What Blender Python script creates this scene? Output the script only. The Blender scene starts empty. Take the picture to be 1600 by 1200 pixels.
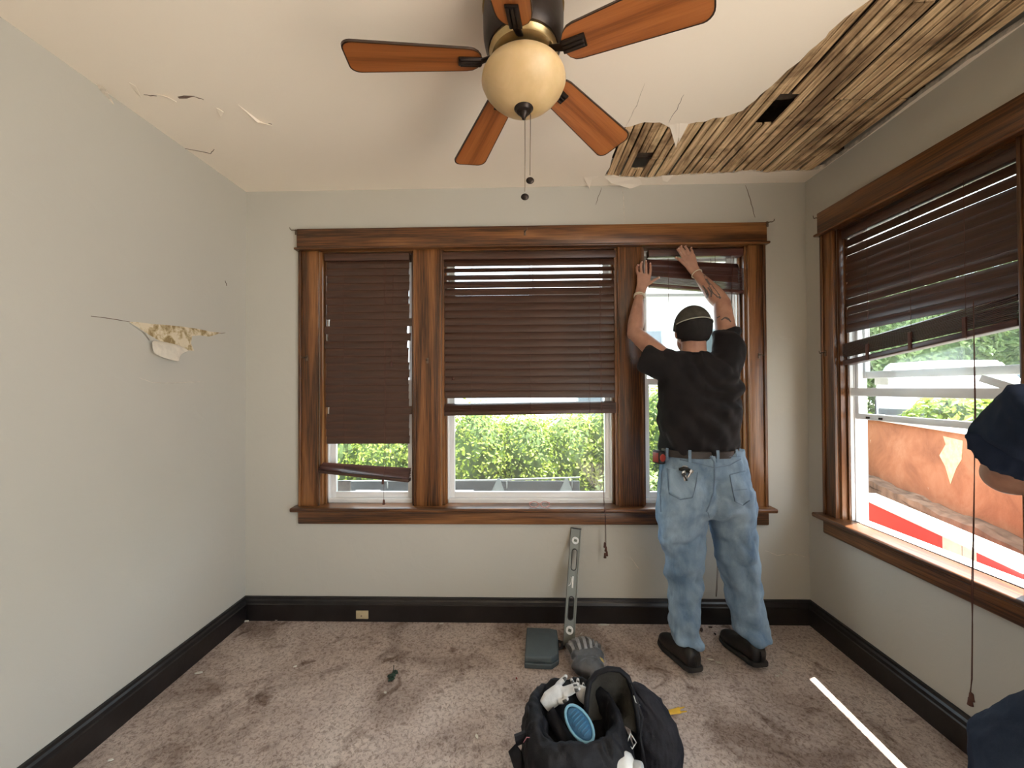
import bpy, bmesh, math, random
from math import pi, sin, cos, radians as rad
from mathutils import Vector as V, Matrix as M4, noise as mn
from mathutils.geometry import tessellate_polygon
from mathutils.bvhtree import BVHTree
random.seed(7)
SC = bpy.context.scene
COL = SC.collection
# ------------------------------------------------------------------ camera, world, sun, exposure
CAMZ = 1.42
YAW, PITCH, ROLL = .0227, .0102, -.0053
FW = V((-sin(YAW)*cos(PITCH), cos(YAW)*cos(PITCH), sin(PITCH)))
_rt = V((cos(YAW), sin(YAW), 0)); _up = _rt.cross(FW)
RT = _rt*cos(ROLL)+_up*sin(ROLL); UP = -_rt*sin(ROLL)+_up*cos(ROLL)
cam = bpy.data.cameras.new('camera'); co = bpy.data.objects.new('camera', cam); COL.objects.link(co)
cam.sensor_width = 36; cam.lens = 36*600/1600; cam.clip_start = .02
mw = M4((( RT.x, UP.x, -FW.x, 0), (RT.y, UP.y, -FW.y, 0), (RT.z, UP.z, -FW.z, CAMZ), (0, 0, 0, 1)))
co.matrix_world = mw
SC.camera = co
SC.view_settings.view_transform = 'Standard'; SC.view_settings.look = 'None'
SC.view_settings.gamma = 1; SC.view_settings.use_curve_mapping = False
SC.view_settings.exposure = 1.10
SC.cycles.max_bounces = 10; SC.cycles.diffuse_bounces = 6; SC.cycles.transparent_max_bounces = 16
SC.cycles.use_denoising = True
SC.cycles.sample_clamp_indirect = 6
w = bpy.data.worlds.new('world'); SC.world = w; w.use_nodes = True
_bg = w.node_tree.nodes['Background']; _bg.inputs[0].default_value = (.80, .91, 1, 1); _bg.inputs[1].default_value = 2.6
sl = bpy.data.lights.new('sun', 'SUN'); sl.energy = 15; sl.angle = rad(.5); sl.color = (1, .95, .86)
so = bpy.data.objects.new('sun', sl); COL.objects.link(so)
SUN = V((-.336, -.14, -1)).normalized()
so.rotation_euler = SUN.to_track_quat('-Z', 'Y').to_euler(); so.location = (6, 6, 9)

XL, XR, D, H = -1.713, 1.728, 2.354, 2.656

def at(u, v, x=None, y=None, z=None):
    """the point of the plane x=, y= or z= that the photograph shows at pixel (u, v)"""
    d = FW+RT*((u-800)/600)-UP*((v-600)/600)
    if x is not None: t = x/d.x
    elif y is not None: t = y/d.y
    else: t = (z-CAMZ)/d.z
    return V((0, 0, CAMZ))+d*t

# ------------------------------------------------------------------ tagging and mesh helpers
def tag(o, label=None, cat=None, group=None, kind=None):
    for k, v in (('label', label), ('category', cat), ('group', group), ('kind', kind)):
        if v: o[k] = v
    return o
def empty(name, loc=(0, 0, 0), rz=0, **k):
    o = bpy.data.objects.new(name, None); COL.objects.link(o); o.location = loc; o.rotation_euler = (0, 0, rz)
    o.empty_display_size = .05
    return tag(o, **k)
def link(name, me, mat, parent=None, **k):
    o = bpy.data.objects.new(name, me); COL.objects.link(o)
    if mat is not None and not me.materials:
        for m in (mat if isinstance(mat, (list, tuple)) else [mat]): me.materials.append(m)
    if parent is not None: o.parent = parent
    return tag(o, **k)
def frame(d, hint=V((0, 0, 1))):
    d = d.normalized()
    if abs(d.dot(hint)) > .95: hint = V((0, 1, 0)) if abs(d.y) < .9 else V((1, 0, 0))
    a = hint.cross(d).normalized(); return a, d.cross(a)
class MB:
    def __init__(s): s.v = []; s.f = []; s.m = []; s.mi = 0
    def add(s, vs, fs):
        b = len(s.v); s.v += [tuple(p) for p in vs]
        for f in fs: s.f.append([b+i for i in f]); s.m.append(s.mi)
        return s
    def box(s, x0, x1, y0, y1, z0, z1):
        return s.add([(x0,y0,z0),(x1,y0,z0),(x1,y1,z0),(x0,y1,z0),(x0,y0,z1),(x1,y0,z1),(x1,y1,z1),(x0,y1,z1)],
                     [(0,3,2,1),(4,5,6,7),(0,1,5,4),(1,2,6,5),(2,3,7,6),(3,0,4,7)])
    def mbox(s, mat, sx, sy, sz):
        vs = [mat @ V((a*sx/2, b*sy/2, c*sz/2)) for c in (-1,1) for a, b in ((-1,-1),(1,-1),(1,1),(-1,1))]
        return s.add(vs, [(0,3,2,1),(4,5,6,7),(0,1,5,4),(1,2,6,5),(2,3,7,6),(3,0,4,7)])
    def rings(s, rs, cap=True, closed=True):
        n = len(rs[0]); vs = [p for r in rs for p in r]; fs = []
        for k in range(len(rs)-1):
            for i in range(n if closed else n-1):
                j = (i+1) % n; fs.append((k*n+i, k*n+j, (k+1)*n+j, (k+1)*n+i))
        if cap: fs.append(tuple(range(n-1, -1, -1))); fs.append(tuple((len(rs)-1)*n+i for i in range(n)))
        return s.add(vs, fs)
    def tube(s, pts, r, n=8, hint=V((0,0,1)), caps=True):
        """tube along pts; r number or list of numbers or (ru, rv) pairs"""
        pts = [V(p) for p in pts]; R = r if isinstance(r, (list, tuple)) else [r]*len(pts)
        rs = []; a = None
        for i, p in enumerate(pts):
            d = (pts[min(i+1, len(pts)-1)]-pts[max(i-1, 0)]).normalized()
            if a is None: a, b = frame(d, hint)
            else:
                a = (a-d*a.dot(d)).normalized(); b = d.cross(a)
            ru, rv = R[i] if isinstance(R[i], (list, tuple)) else (R[i], R[i])
            rs.append([p+a*(ru*cos(2*pi*k/n))+b*(rv*sin(2*pi*k/n)) for k in range(n)])
        return s.rings(rs, caps)
    def lathe(s, prof, c=(0,0,0), n=32):
        c = V(c); return s.rings([[c+V((r*cos(2*pi*k/n), r*sin(2*pi*k/n), z)) for k in range(n)] for r, z in prof])
    def prism(s, poly, f0, f1):
        """poly: 2D points; f0/f1 map a 2D point to the two faces"""
        n = len(poly); a = [f0(p) for p in poly]; b = [f1(p) for p in poly]
        tri = tessellate_polygon([[V((p[0], p[1], 0)) for p in poly]])
        fs = [tuple(t) for t in tri]+[tuple(n+i for i in reversed(t)) for t in tri]
        fs += [(i, (i+1) % n, n+(i+1) % n, n+i) for i in range(n)]
        return s.add(a+b, fs)
    def ell(s, c, rx, ry, rz, n=16, m=10, mat=None):
        c = V(c); rs = []
        for k in range(1, m):
            t = pi*k/m-pi/2
            rs.append([V((rx*cos(t)*cos(2*pi*i/n), ry*cos(t)*sin(2*pi*i/n), rz*sin(t))) for i in range(n)])
        if mat: rs = [[mat @ p for p in r] for r in rs]
        return s.rings([[c+p for p in r] for r in rs])
    def mesh(s, name='m', smooth=False, recalc=True):
        me = bpy.data.meshes.new(name); me.from_pydata(s.v, [], s.f)
        for p, mi in zip(me.polygons, s.m): p.material_index = mi
        if recalc:
            bm = bmesh.new(); bm.from_mesh(me); bmesh.ops.recalc_face_normals(bm, faces=bm.faces); bm.to_mesh(me); bm.free()
        if smooth: me.shade_smooth()
        me.update(); return me
    def build(s, name, mat, parent=None, smooth=False, bevel=0, seg=2, recalc=True, **k):
        o = link(name, s.mesh(name, smooth, recalc), mat, parent, **k)
        if bevel:
            md = o.modifiers.new('bevel', 'BEVEL'); md.width = bevel; md.segments = seg; md.limit_method = 'ANGLE'; md.angle_limit = rad(35)
            md.harden_normals = False
            bake(o)
            if smooth or seg > 1:
                o.data.shade_smooth()
                try: o.data.set_sharp_from_angle(angle=rad(40))
                except Exception: pass
        elif smooth == 'auto':
            o.data.set_sharp_from_angle(angle=rad(40))
        return o
def bake(o):
    dg = bpy.context.evaluated_depsgraph_get(); dg.update()
    me = bpy.data.meshes.new_from_object(o.evaluated_get(dg)); mats = list(o.data.materials)
    o.modifiers.clear(); o.data = me
    if not me.materials:
        for m in mats: me.materials.append(m)
def fuse(o, vox=.006, smooth=6, fac=.5):
    """melt overlapping lofts into one continuous surface"""
    md = o.modifiers.new('r', 'REMESH'); md.mode = 'VOXEL'; md.voxel_size = vox
    if smooth:
        s = o.modifiers.new('s', 'SMOOTH'); s.iterations = smooth; s.factor = fac
    bake(o); o.data.shade_smooth()
def warp(o, fn):
    me = o.data
    me.update()
    cs = [(V(v.co), V(v.normal)) for v in me.vertices]
    for v, (c, n) in zip(me.vertices, cs): v.co = fn(c, n)
    me.update()
def sm(t): t = max(0., min(1., t)); return t*t*(3-2*t)
def copy_tree(o, parent=None):
    c = o.copy(); COL.objects.link(c); c.parent = parent
    for ch in list(o.children): copy_tree(ch, c)
    return c

# ------------------------------------------------------------------ materials
def nt(name):
    m = bpy.data.materials.new(name); m.use_nodes = True; t = m.node_tree
    return m, t, t.nodes['Principled BSDF']
def N(t, typ, **k):
    n = t.nodes.new(typ)
    for a, b in k.items():
        if a.startswith('i_'): n.inputs[int(a[2:]) if a[2:].isdigit() else a[2:]].default_value = b
        else: setattr(n, a, b)
    return n
def coords(t, scale=(1,1,1), kind='Object'):
    c = N(t, 'ShaderNodeTexCoord'); m = N(t, 'ShaderNodeMapping'); m.inputs['Scale'].default_value = scale
    t.links.new(c.outputs[kind], m.inputs[0]); return m.outputs[0]
def noise(t, vec, scale, detail=4, rough=.55, dist=0):
    n = N(t, 'ShaderNodeTexNoise'); n.inputs['Scale'].default_value = scale; n.inputs['Detail'].default_value = detail
    n.inputs['Roughness'].default_value = rough; n.inputs['Distortion'].default_value = dist
    t.links.new(vec, n.inputs['Vector']); return n.outputs[0]
def ramp(t, fac, stops):
    r = N(t, 'ShaderNodeValToRGB'); e = r.color_ramp.elements
    while len(e) < len(stops): e.new(.5)
    for x, (p, c) in zip(e, stops): x.position = p; x.color = (*c, 1) if len(c) == 3 else c
    t.links.new(fac, r.inputs[0]); return r.outputs[0]
def bump(t, bs, h, strength=.3, dist=.01):
    b = N(t, 'ShaderNodeBump'); b.inputs['Strength'].default_value = strength; b.inputs['Distance'].default_value = dist
    t.links.new(h, b.inputs['Height']); t.links.new(b.outputs[0], bs.inputs['Normal']); return b
def mix(t, fac, a, b, mode='MIX'):
    m = N(t, 'ShaderNodeMix', data_type='RGBA', blend_type=mode)
    if isinstance(fac, float): m.inputs[0].default_value = fac
    else: t.links.new(fac, m.inputs[0])
    for i, c in ((6, a), (7, b)):
        if isinstance(c, tuple): m.inputs[i].default_value = (*c, 1)
        else: t.links.new(c, m.inputs[i])
    return m.outputs[2]
def plain(name, col, rough=.5, metal=0, var=.12, scale=30, bmp=0, spec=.5, **k):
    m, t, b = nt(name); vec = coords(t); f = noise(t, vec, scale, 3)
    lo = tuple(c*(1-var) for c in col); hi = tuple(min(1, c*(1+var)) for c in col)
    t.links.new(ramp(t, f, [(.3, lo), (.7, hi)]), b.inputs['Base Color'])
    b.inputs['Roughness'].default_value = rough; b.inputs['Metallic'].default_value = metal
    b.inputs['Specular IOR Level'].default_value = spec
    if bmp: bump(t, b, noise(t, vec, scale*4, 4), bmp, .004)
    for kk, v in k.items(): b.inputs[kk.replace('_', ' ')].default_value = v
    return m
def paint(name, col, col2, bscale=9):
    m, t, b = nt(name); vec = coords(t)
    big = noise(t, vec, 1.3, 3); t.links.new(mix(t, big, col, col2), b.inputs['Base Color'])
    b.inputs['Roughness'].default_value = .75; b.inputs['Specular IOR Level'].default_value = .25
    n1 = noise(t, vec, bscale, 5, .5, 1.2); n2 = noise(t, vec, 260, 2)
    a = N(t, 'ShaderNodeMath', operation='MULTIPLY_ADD'); t.links.new(n2, a.inputs[0]); a.inputs[1].default_value = .10; t.links.new(n1, a.inputs[2])
    bump(t, b, a.outputs[0], .12, .015)
    return m
def wood(name, axis, dark, mid, light, rough=.35, grain=1., coat=.15):
    m, t, b = nt(name)
    s = [11*grain]*3; s['xyz'.index(axis)] = .75*grain
    vec = coords(t, tuple(s))
    wob = noise(t, vec, .55, 3, .5, .3)
    mul = N(t, 'ShaderNodeMath', operation='MULTIPLY'); t.links.new(wob, mul.inputs[0]); mul.inputs[1].default_value = 22
    sn = N(t, 'ShaderNodeMath', operation='SINE'); t.links.new(mul.outputs[0], sn.inputs[0])
    s2 = [160*grain]*3; s2['xyz'.index(axis)] = 5*grain
    fine = noise(t, coords(t, tuple(s2)), 1, 3, .6)
    ma = N(t, 'ShaderNodeMath', operation='MULTIPLY_ADD'); t.links.new(sn.outputs[0], ma.inputs[0]); ma.inputs[1].default_value = .2; t.links.new(fine, ma.inputs[2])
    c = ramp(t, ma.outputs[0], [(.25, dark), (.5, mid), (.78, light)])
    c = mix(t, noise(t, coords(t), 3, 3), c, tuple(x*.75 for x in mid), 'MIX') if False else c
    t.links.new(c, b.inputs['Base Color']); b.inputs['Roughness'].default_value = rough
    b.inputs['Coat Weight'].default_value = coat; b.inputs['Coat Roughness'].default_value = .25
    bump(t, b, ma.outputs[0], .12, .003)
    return m
def fabric(name, col, col2, scale=8, weave=500, rough=.9, bmp=.3, wr=0., sheen=0.):
    m, t, b = nt(name); vec = coords(t)
    t.links.new(ramp(t, noise(t, vec, scale, 5, .6), [(.35, col), (.68, col2)]), b.inputs['Base Color'])
    b.inputs['Roughness'].default_value = rough; b.inputs['Specular IOR Level'].default_value = .2
    b.inputs['Sheen Weight'].default_value = sheen
    n2 = noise(t, vec, weave, 2); n1 = noise(t, vec, 26, 4, .5, 1)
    a = N(t, 'ShaderNodeMath', operation='MULTIPLY_ADD'); t.links.new(n1, a.inputs[0]); a.inputs[1].default_value = wr*4; t.links.new(n2, a.inputs[2])
    bump(t, b, a.outputs[0], bmp, .004)
    return m
MAT = {}
WALLC = (.60, .575, .52)
MAT['wall'] = paint('greige_wall_paint', (.515, .495, .44), (.48, .46, .41))
MAT['ceil'] = paint('cream_ceiling_paint', (.90, .82, .71), (.86, .775, .665), 5)
for ax in 'xyz':
    MAT['oak_'+ax] = wood('stained_oak_'+ax, ax, (.045, .016, .005), (.155, .058, .017), (.27, .115, .038))
MAT['base'] = plain('black_baseboard_paint', (.012, .010, .010), .32, var=.5, scale=9, bmp=.2)
MAT['vinyl'] = plain('white_vinyl', (.82, .82, .82), .35, var=.05, scale=5)
MAT['blind'] = wood('dark_blind_wood', 'x', (.040, .016, .009), (.064, .026, .015), (.09, .038, .024), .38, 1, .1)
MAT['blind2'] = wood('mahogany_blind_wood', 'x', (.04, .014, .012), (.075, .026, .02), (.11, .045, .035), .38, 1, .1)
MAT['cord'] = plain('brown_cord', (.09, .035, .025), .8)
MAT['lath'] = None
MAT['metal_dark'] = plain('oil_rubbed_bronze', (.035, .026, .022), .38, .8, bmp=.05)
MAT['brass'] = plain('antique_brass', (.40, .29, .14), .3, .9)
MAT['hook'] = plain('tarnished_steel_hook', (.16, .12, .09), .4, .85)
MAT['denim'] = None
# glass: a plain thin pane (transparent with a faint reflection)
m, t, b = nt('window_glass'); t.nodes.remove(b)
tr = N(t, 'ShaderNodeBsdfTransparent'); tr.inputs[0].default_value = (.97, .985, .98, 1); gl = N(t, 'ShaderNodeBsdfGlossy'); gl.inputs['Roughness'].default_value = .02
df = N(t, 'ShaderNodeBsdfDiffuse'); df.inputs[0].default_value = (.9, .92, .95, 1)
m1 = N(t, 'ShaderNodeMixShader'); m1.inputs[0].default_value = .03; t.links.new(tr.outputs[0], m1.inputs[1]); t.links.new(gl.outputs[0], m1.inputs[2])
m2 = N(t, 'ShaderNodeMixShader'); m2.inputs[0].default_value = .05; t.links.new(m1.outputs[0], m2.inputs[1]); t.links.new(df.outputs[0], m2.inputs[2])
t.links.new(m2.outputs[0], t.nodes['Material Output'].inputs[0]); MAT['glass'] = m
# carpet
m, t, b = nt('brown_carpet'); vec = coords(t)
st = noise(t, vec, 2.3, 6, .62, .6); st2 = noise(t, vec, 7, 4, .6, .8); pile = noise(t, vec, 66, 4, .72, .8); pile2 = noise(t, vec, 330, 2, .7)
basec = ramp(t, st, [(.34, (.34, .26, .22)), (.50, (.64, .53, .47)), (.68, (.78, .67, .60))])
spots = ramp(t, st2, [(.29, (.42, .36, .33)), (.42, (1, 1, 1))])
c = mix(t, 1., basec, spots, 'MULTIPLY')
pc = ramp(t, pile, [(.36, (.42, .36, .33)), (.54, (1, 1, 1))])
c = mix(t, .8, c, pc, 'MULTIPLY'); t.links.new(c, b.inputs['Base Color'])
b.inputs['Roughness'].default_value = 1; b.inputs['Specular IOR Level'].default_value = .05
a = N(t, 'ShaderNodeMath', operation='MULTIPLY_ADD'); t.links.new(pile2, a.inputs[0]); a.inputs[1].default_value = .4; t.links.new(pile, a.inputs[2])
bump(t, b, a.outputs[0], .9, .012); MAT['carpet'] = m
# bare lath wood: each strip has its own tone
m, t, b = nt('old_lath_wood'); vec = coords(t, (34, 1.6, 34))
g = noise(t, vec, 1.6, 5, .65, .5)
oi = N(t, 'ShaderNodeObjectInfo')
c = ramp(t, g, [(.30, (.10, .06, .03)), (.42, (.46, .31, .17)), (.58, (.80, .60, .37)), (.8, (.88, .72, .50))])
tone = ramp(t, oi.outputs['Random'], [(0, (.62, .56, .50)), (.4, (.95, .90, .84)), (1, (1, 1, .95))])
c = mix(t, 1., c, tone, 'MULTIPLY')
stain = ramp(t, noise(t, coords(t), 4, 5, .65, .8), [(.36, (.30, .24, .20)), (.52, (1, 1, 1))])
c = mix(t, .8, c, stain, 'MULTIPLY')
t.links.new(c, b.inputs['Base Color']); b.inputs['Roughness'].default_value = .85; bump(t, b, g, .5, .004); MAT['lath'] = m
# denim
def denim(name, lo, hi, whisk=.5):
    m, t, b = nt(name); vec = coords(t)
    base = ramp(t, noise(t, coords(t, (1.5, 1.5, .7)), 5, 5, .6, .5), [(.33, lo), (.66, hi)])
    tw = N(t, 'ShaderNodeTexWave', wave_type='BANDS', bands_direction='DIAGONAL'); tw.inputs['Scale'].default_value = 300; tw.inputs['Distortion'].default_value = 2
    t.links.new(vec, tw.inputs[0])
    fine = noise(t, vec, 420, 3, .8)
    f2 = ramp(t, fine, [(.3, (.78, .8, .84)), (.7, (1.0, 1.0, 1.0))])
    t.links.new(mix(t, 1., base, f2, 'MULTIPLY'), b.inputs['Base Color'])
    b.inputs['Roughness'].default_value = .92; b.inputs['Specular IOR Level'].default_value = .15
    n1 = noise(t, coords(t, (1, 1, .6)), 24, 5, .6, 1.5)
    a = N(t, 'ShaderNodeMath', operation='MULTIPLY_ADD'); t.links.new(n1, a.inputs[0]); a.inputs[1].default_value = 3; t.links.new(tw.outputs['Fac'], a.inputs[2])
    bump(t, b, a.outputs[0], .28, .006); return m
MAT['denim'] = denim('faded_blue_denim', (.12, .20, .31), (.34, .46, .58))
MAT['denim_dark'] = denim('dark_blue_denim', (.012, .018, .035), (.03, .042, .07))
MAT['stitch'] = plain('denim_seam', (.13, .19, .27), .9, bmp=.3)
MAT['black_shirt'] = fabric('black_cotton', (.008, .007, .008), (.014, .012, .013), 10, 700, .8, .2, .3, .04)
MAT['navy_shirt'] = fabric('navy_cotton', (.010, .017, .038), (.016, .026, .055), 10, 700, .85, .2, .3)
m, t, b = nt('skin'); vec = coords(t)
t.links.new(ramp(t, noise(t, vec, 22, 4), [(.3, (.36, .18, .125)), (.7, (.46, .25, .175))]), b.inputs['Base Color'])
b.inputs['Roughness'].default_value = .5; b.inputs['Subsurface Weight'].default_value = .15; b.inputs['Subsurface Radius'].default_value = (.012, .005, .003)
bump(t, b, noise(t, vec, 260, 3), .15, .002); MAT['skin'] = m
MAT['hair'] = plain('short_dark_hair', (.03, .02, .015), .8, bmp=.8, scale=120)
MAT['nail'] = plain('finger_nail', (.62, .42, .36), .3)
MAT['tattoo'] = plain('tattoo_ink', (.10, .085, .08), .6, var=.4, scale=60)
MAT['leather'] = plain('dark_leather', (.022, .015, .012), .4, var=.3, bmp=.3)
MAT['shoe'] = plain('black_shoe_leather', (.012, .011, .011), .38, var=.3, bmp=.2)
MAT['sole'] = plain('black_rubber', (.016, .015, .015), .7)
MAT['black_nylon'] = fabric('black_nylon', (.006, .006, .008), (.014, .014, .017), 14, 380, .55, .3, .6)
MAT['black_padding'] = fabric('black_padding', (.010, .010, .014), (.022, .022, .028), 14, 300, .7, .35, .6)
# ------------------------------------------------------------------ room shell
REAR = -2.4
def struct(name, mb, mat, parent=None, **k): return mb.build(name, mat, parent, kind='structure', **k)
struct('floor', MB().box(XL-.2, XR+.2, REAR, D+.2, -.12, 0), MAT['carpet'])
mb = MB().box(XL-.2, XL, REAR, D+.2, 0, H+.3)
wl = struct('wall_left', mb, MAT['wall'])
BO = [(-1.245, -.655), (-.485, .59), (.74, 1.37)]      # openings in the back wall
ZO0, ZO1 = .680, 2.284
mb = MB().box(XL, XR+.2, D, D+.14, 0, ZO0).box(XL, XR+.2, D, D+.14, ZO1, H+.3)
xs = [XL]+[x for o in BO for x in o]+[XR+.2]
for i in range(0, len(xs), 2): mb.box(xs[i], xs[i+1], D, D+.14, ZO0, ZO1)
wb = struct('wall_back', mb, MAT['wall'])
RY = (1.352, 2.128)                                   # opening in the right wall (world y)
mb = MB().box(XR, XR+.13, REAR, D, 0, .05).box(XR, XR+.13, .35, D, .05, ZO0).box(XR, XR+.13, REAR, D, ZO1+.2, H+.3).box(XR, XR+.13, .35, D, ZO1, ZO1+.2).box(XR, XR+.13, REAR, -2.2, .05, ZO1+.2).box(XR, XR+.13, .35, RY[0], ZO0, ZO1).box(XR, XR+.13, RY[1], D, ZO0, ZO1)  # wide unseen gap beside and behind the camera added to let daylight in
wr = struct('wall_right', mb, MAT['wall'])

struct('wall_rear', MB().box(XL-.2, -1.1, REAR-.15, REAR, 0, H+.3).box(-1.1, XR+.2, REAR-.15, REAR, 0, H+.3), MAT['wall'])
# ceiling plaster with the fallen-out hole
random.seed(3)
hp = [(975,277),(958,276),(947,274),(951,262),(957,243),(965,220),(977,198),(1008,192),(1030,192),(1047,199),(1056,213),(1062,200),(1072,194),(1100,190),(1130,182),(1160,174),(1186,150),(1204,135),(1216,122),(1232,108),(1250,97),(1262,82),(1276,72),(1300,48),(1325,24),(1357,0)]
poly = [at(u, v, z=H).xy for u, v in hp]
poly += [V((1.13,1.05)), V((1.20,.8)), V((1.26,.55)), V((1.35,.42)), V((1.55,.38)), V((XR-.02,.45)), V((XR-.004,1.0))]
hp2 = [(1590,42),(1560,62),(1512,94),(1480,118),(1440,147),(1400,178),(1372,200),(1350,217),(1330,234),(1308,250),(1290,262),(1262,267),(1232,268),(1200,269),(1165,268),(1130,271),(1090,273),(1050,275),(1010,278)]
for u, v in hp2:
    p = at(u, v, z=H).xy; p.x = min(p.x, XR-.006); poly.append(p)
hole = []
for i, p in enumerate(poly):                           # ragged broken edge
    q = poly[(i+1) % len(poly)]; n = max(1, int((q-p).length/.028))
    for k in range(n):
        r = p.lerp(q, k/n)
        j = .007 if r.x < XR-.03 else .002
        hole.append(V((min(XR-.003, r.x+random.uniform(-j, j)), min(D-.012, r.y+random.uniform(-j, j)))))
outer = [V((XL-.01, REAR)), V((XR+.01, REAR)), V((XR+.01, D+.01)), V((XL-.01, D+.01))]
allp = outer+hole
tri = tessellate_polygon([[V((p.x, p.y, 0)) for p in outer], [V((p.x, p.y, 0)) for p in hole]])
mb = MB(); TH = .02
mb.add([(p.x, p.y, H) for p in allp], [tuple(t) for t in tri])
mb.add([(p.x, p.y, H+TH) for p in allp], [tuple(reversed(t)) for t in tri])
nh = len(hole); mb.mi = 1
mb.add([(p.x, p.y, H) for p in hole]+[(p.x, p.y, H+TH) for p in hole], [(i, (i+1) % nh, nh+(i+1) % nh, nh+i) for i in range(nh)])
MAT['plaster_edge'] = plain('broken_plaster', (.62, .55, .46), .95, var=.3, scale=40, bmp=.5)
ceil = link('ceiling', mb.mesh('ceiling', recalc=True), [MAT['ceil'], MAT['plaster_edge']], kind='structure')
MAT['dark_wood'] = plain('dark_joist_wood', (.05, .032, .02), .9, var=.4, bmp=.4)
mb = MB().box(XL-.2, XR+.2, REAR, D+.2, H+.24, H+.30)
struct('roof_deck', mb, MAT['dark_wood'])
for k, yj in enumerate((.42, .83, 1.24, 1.66, 2.07)):
    j = struct('joist', MB().box(.35, XR, yj, yj+.045, H+TH+.0075, H+.24), MAT['dark_wood'], ceil)
# laths: long thin strips running away from the camera, butted over the joists
pitch = .0405; n = int((XR-.003-.43)/pitch)
for i in range(n):
    x0 = .43+i*pitch+random.uniform(-.002, .002); wd = pitch-.0085+random.uniform(-.0025, .0015)
    x1 = min(x0+wd, XR-.001)
    segs = [(.30, 1.685), (1.689, D-.002)] if i % 7 > 1 else [(.30, 1.26), (1.264, 2.095), (2.099, D-.002)]
    for y0, y1 in segs:
        if 1.115 < x0+pitch*.5 < 1.195 and y0 < 1.6: y1 = 1.645
        if 1.115 < x0+pitch*.5 < 1.195 and y0 > 1.2 and y1 > 2.2: y0 = 1.83
        if .64 < x0+pitch*.5 < .725 and y1 > 2.2: # broken ones over the small dark gap
            mbb = MB().box(x0, x1, y0, 2.03, H+.002, H+.0125)
            mbb.build('lath', MAT['lath'], ceil); y0 = 2.185
        z = H+.004+random.uniform(0, .004); tw = random.uniform(-.006, .006)
        mbb = MB().add([(x0,y0,z),(x1,y0,z+tw*.3),(x1+tw,y1,z),(x0+tw,y1,z),(x0,y0,z+.0085),(x1,y0,z+.0085+tw*.3),(x1+tw,y1,z+.0085),(x0+tw,y1,z+.0085)],
                       [(0,3,2,1),(4,5,6,7),(0,1,5,4),(1,2,6,5),(2,3,7,6),(3,0,4,7)])
        mbb.build('lath', MAT['lath'], ceil)
# hanging scraps of ceiling paint along the broken edge
def scrap(name, pts, mat, parent, th=.002):
    c = sum((V(p) for p in pts), V())/len(pts); a = (V(pts[1])-V(pts[0])); nn = a.cross(V(pts[2])-V(pts[0])).normalized()*th
    k = len(pts); vs = [V(p) for p in pts]+[V(p)+nn for p in pts]
    return MB().add(vs, [tuple(range(k)), tuple(range(2*k-1, k-1, -1))]+[(i, (i+1) % k, k+(i+1) % k, k+i) for i in range(k)]).build(name, mat, parent)
def ce(u, v, dz=0): p = at(u, v, z=H); p.z -= dz; return p
scrap('paint_flap', [ce(1046,195), ce(1058,190), ce(1066,194), ce(1056,222,.03)], MAT['ceil'], ceil)
scrap('paint_flap', [ce(1062,192), ce(1076,193), ce(1060,216,.025)], MAT['ceil'], ceil)
scrap('paint_flap', [ce(912,277), ce(938,275), ce(925,280,.004), ce(921,290,.02)], MAT['ceil'], ceil)
scrap('paint_flap', [ce(945,277), ce(1000,279), ce(1003,287,.006), ce(985,290,.02), ce(955,283,.012)], MAT['ceil'], ceil)
scrap('paint_flap', [ce(1034,275), ce(1052,274), ce(1043,281,.012), ce(1036,280,.01)], MAT['ceil'], ceil)
# blisters and cracks on the ceiling, left
def crack(pts, name, parent, mat, r=.0012, off=None):
    mb = MB(); mb.tube(pts, [r*(.5+.8*sin(pi*(i+.5)/len(pts))) for i in range(len(pts))], 5)
    return mb.build(name, mat, parent)
MAT['crack'] = plain('crack_shadow_dirt', (.16, .11, .085), .9, var=.3)
def cpts(uvs, **k):
    out = []
    for i in range(len(uvs)-1):
        for q in range(4):
            f = q/4; u = uvs[i][0]*(1-f)+uvs[i+1][0]*f; v = uvs[i][1]*(1-f)+uvs[i+1][1]*f
            out.append(at(u+random.uniform(-.8, .8), v+random.uniform(-.8, .8), **k))
    out.append(at(*uvs[-1], **k)); return out
scrap('blister', [ce(200,128), ce(212,133,.006), ce(221,149,.012), ce(213,146)], MAT['ceil'], ceil)
scrap('blister', [ce(277,151), ce(288,149.5,.002), ce(304,150,.001), ce(292,152.5,.004), ce(280,153,.003)], MAT['crack'], ceil)
scrap('blister', [ce(243,147), ce(262,148,.012), ce(276,156,.01), ce(262,152)], MAT['ceil'], ceil)
scrap('blister', [ce(337,168), ce(350,172,.010), ce(345,180,.010)], MAT['ceil'], ceil)
scrap('blister', [ce(372,163), ce(402,186,.014), ce(425,193,.008), ce(408,190), ce(388,180)], MAT['ceil'], ceil)
scrap('blister', [ce(150,130), ce(165,137,.008), ce(178,152,.03), ce(166,150,.03)], MAT['plaster_edge'], ceil)
for pts in ([(420,193),(425,194)], [(225,148),(245,150)], [(303,151),(318,156)], [(275,230),(330,240),(335,233)]):
    crack(cpts(pts, z=H-.0005), 'crack', ceil, MAT['crack'], .0014)
crack(cpts([(1008,130),(995,165),(978,197)], z=H), 'crack', ceil, MAT['plaster_edge'], .001)
crack(cpts([(1068,148),(1058,170),(1045,192)], z=H), 'crack', ceil, MAT['crack'], .0009)
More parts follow.
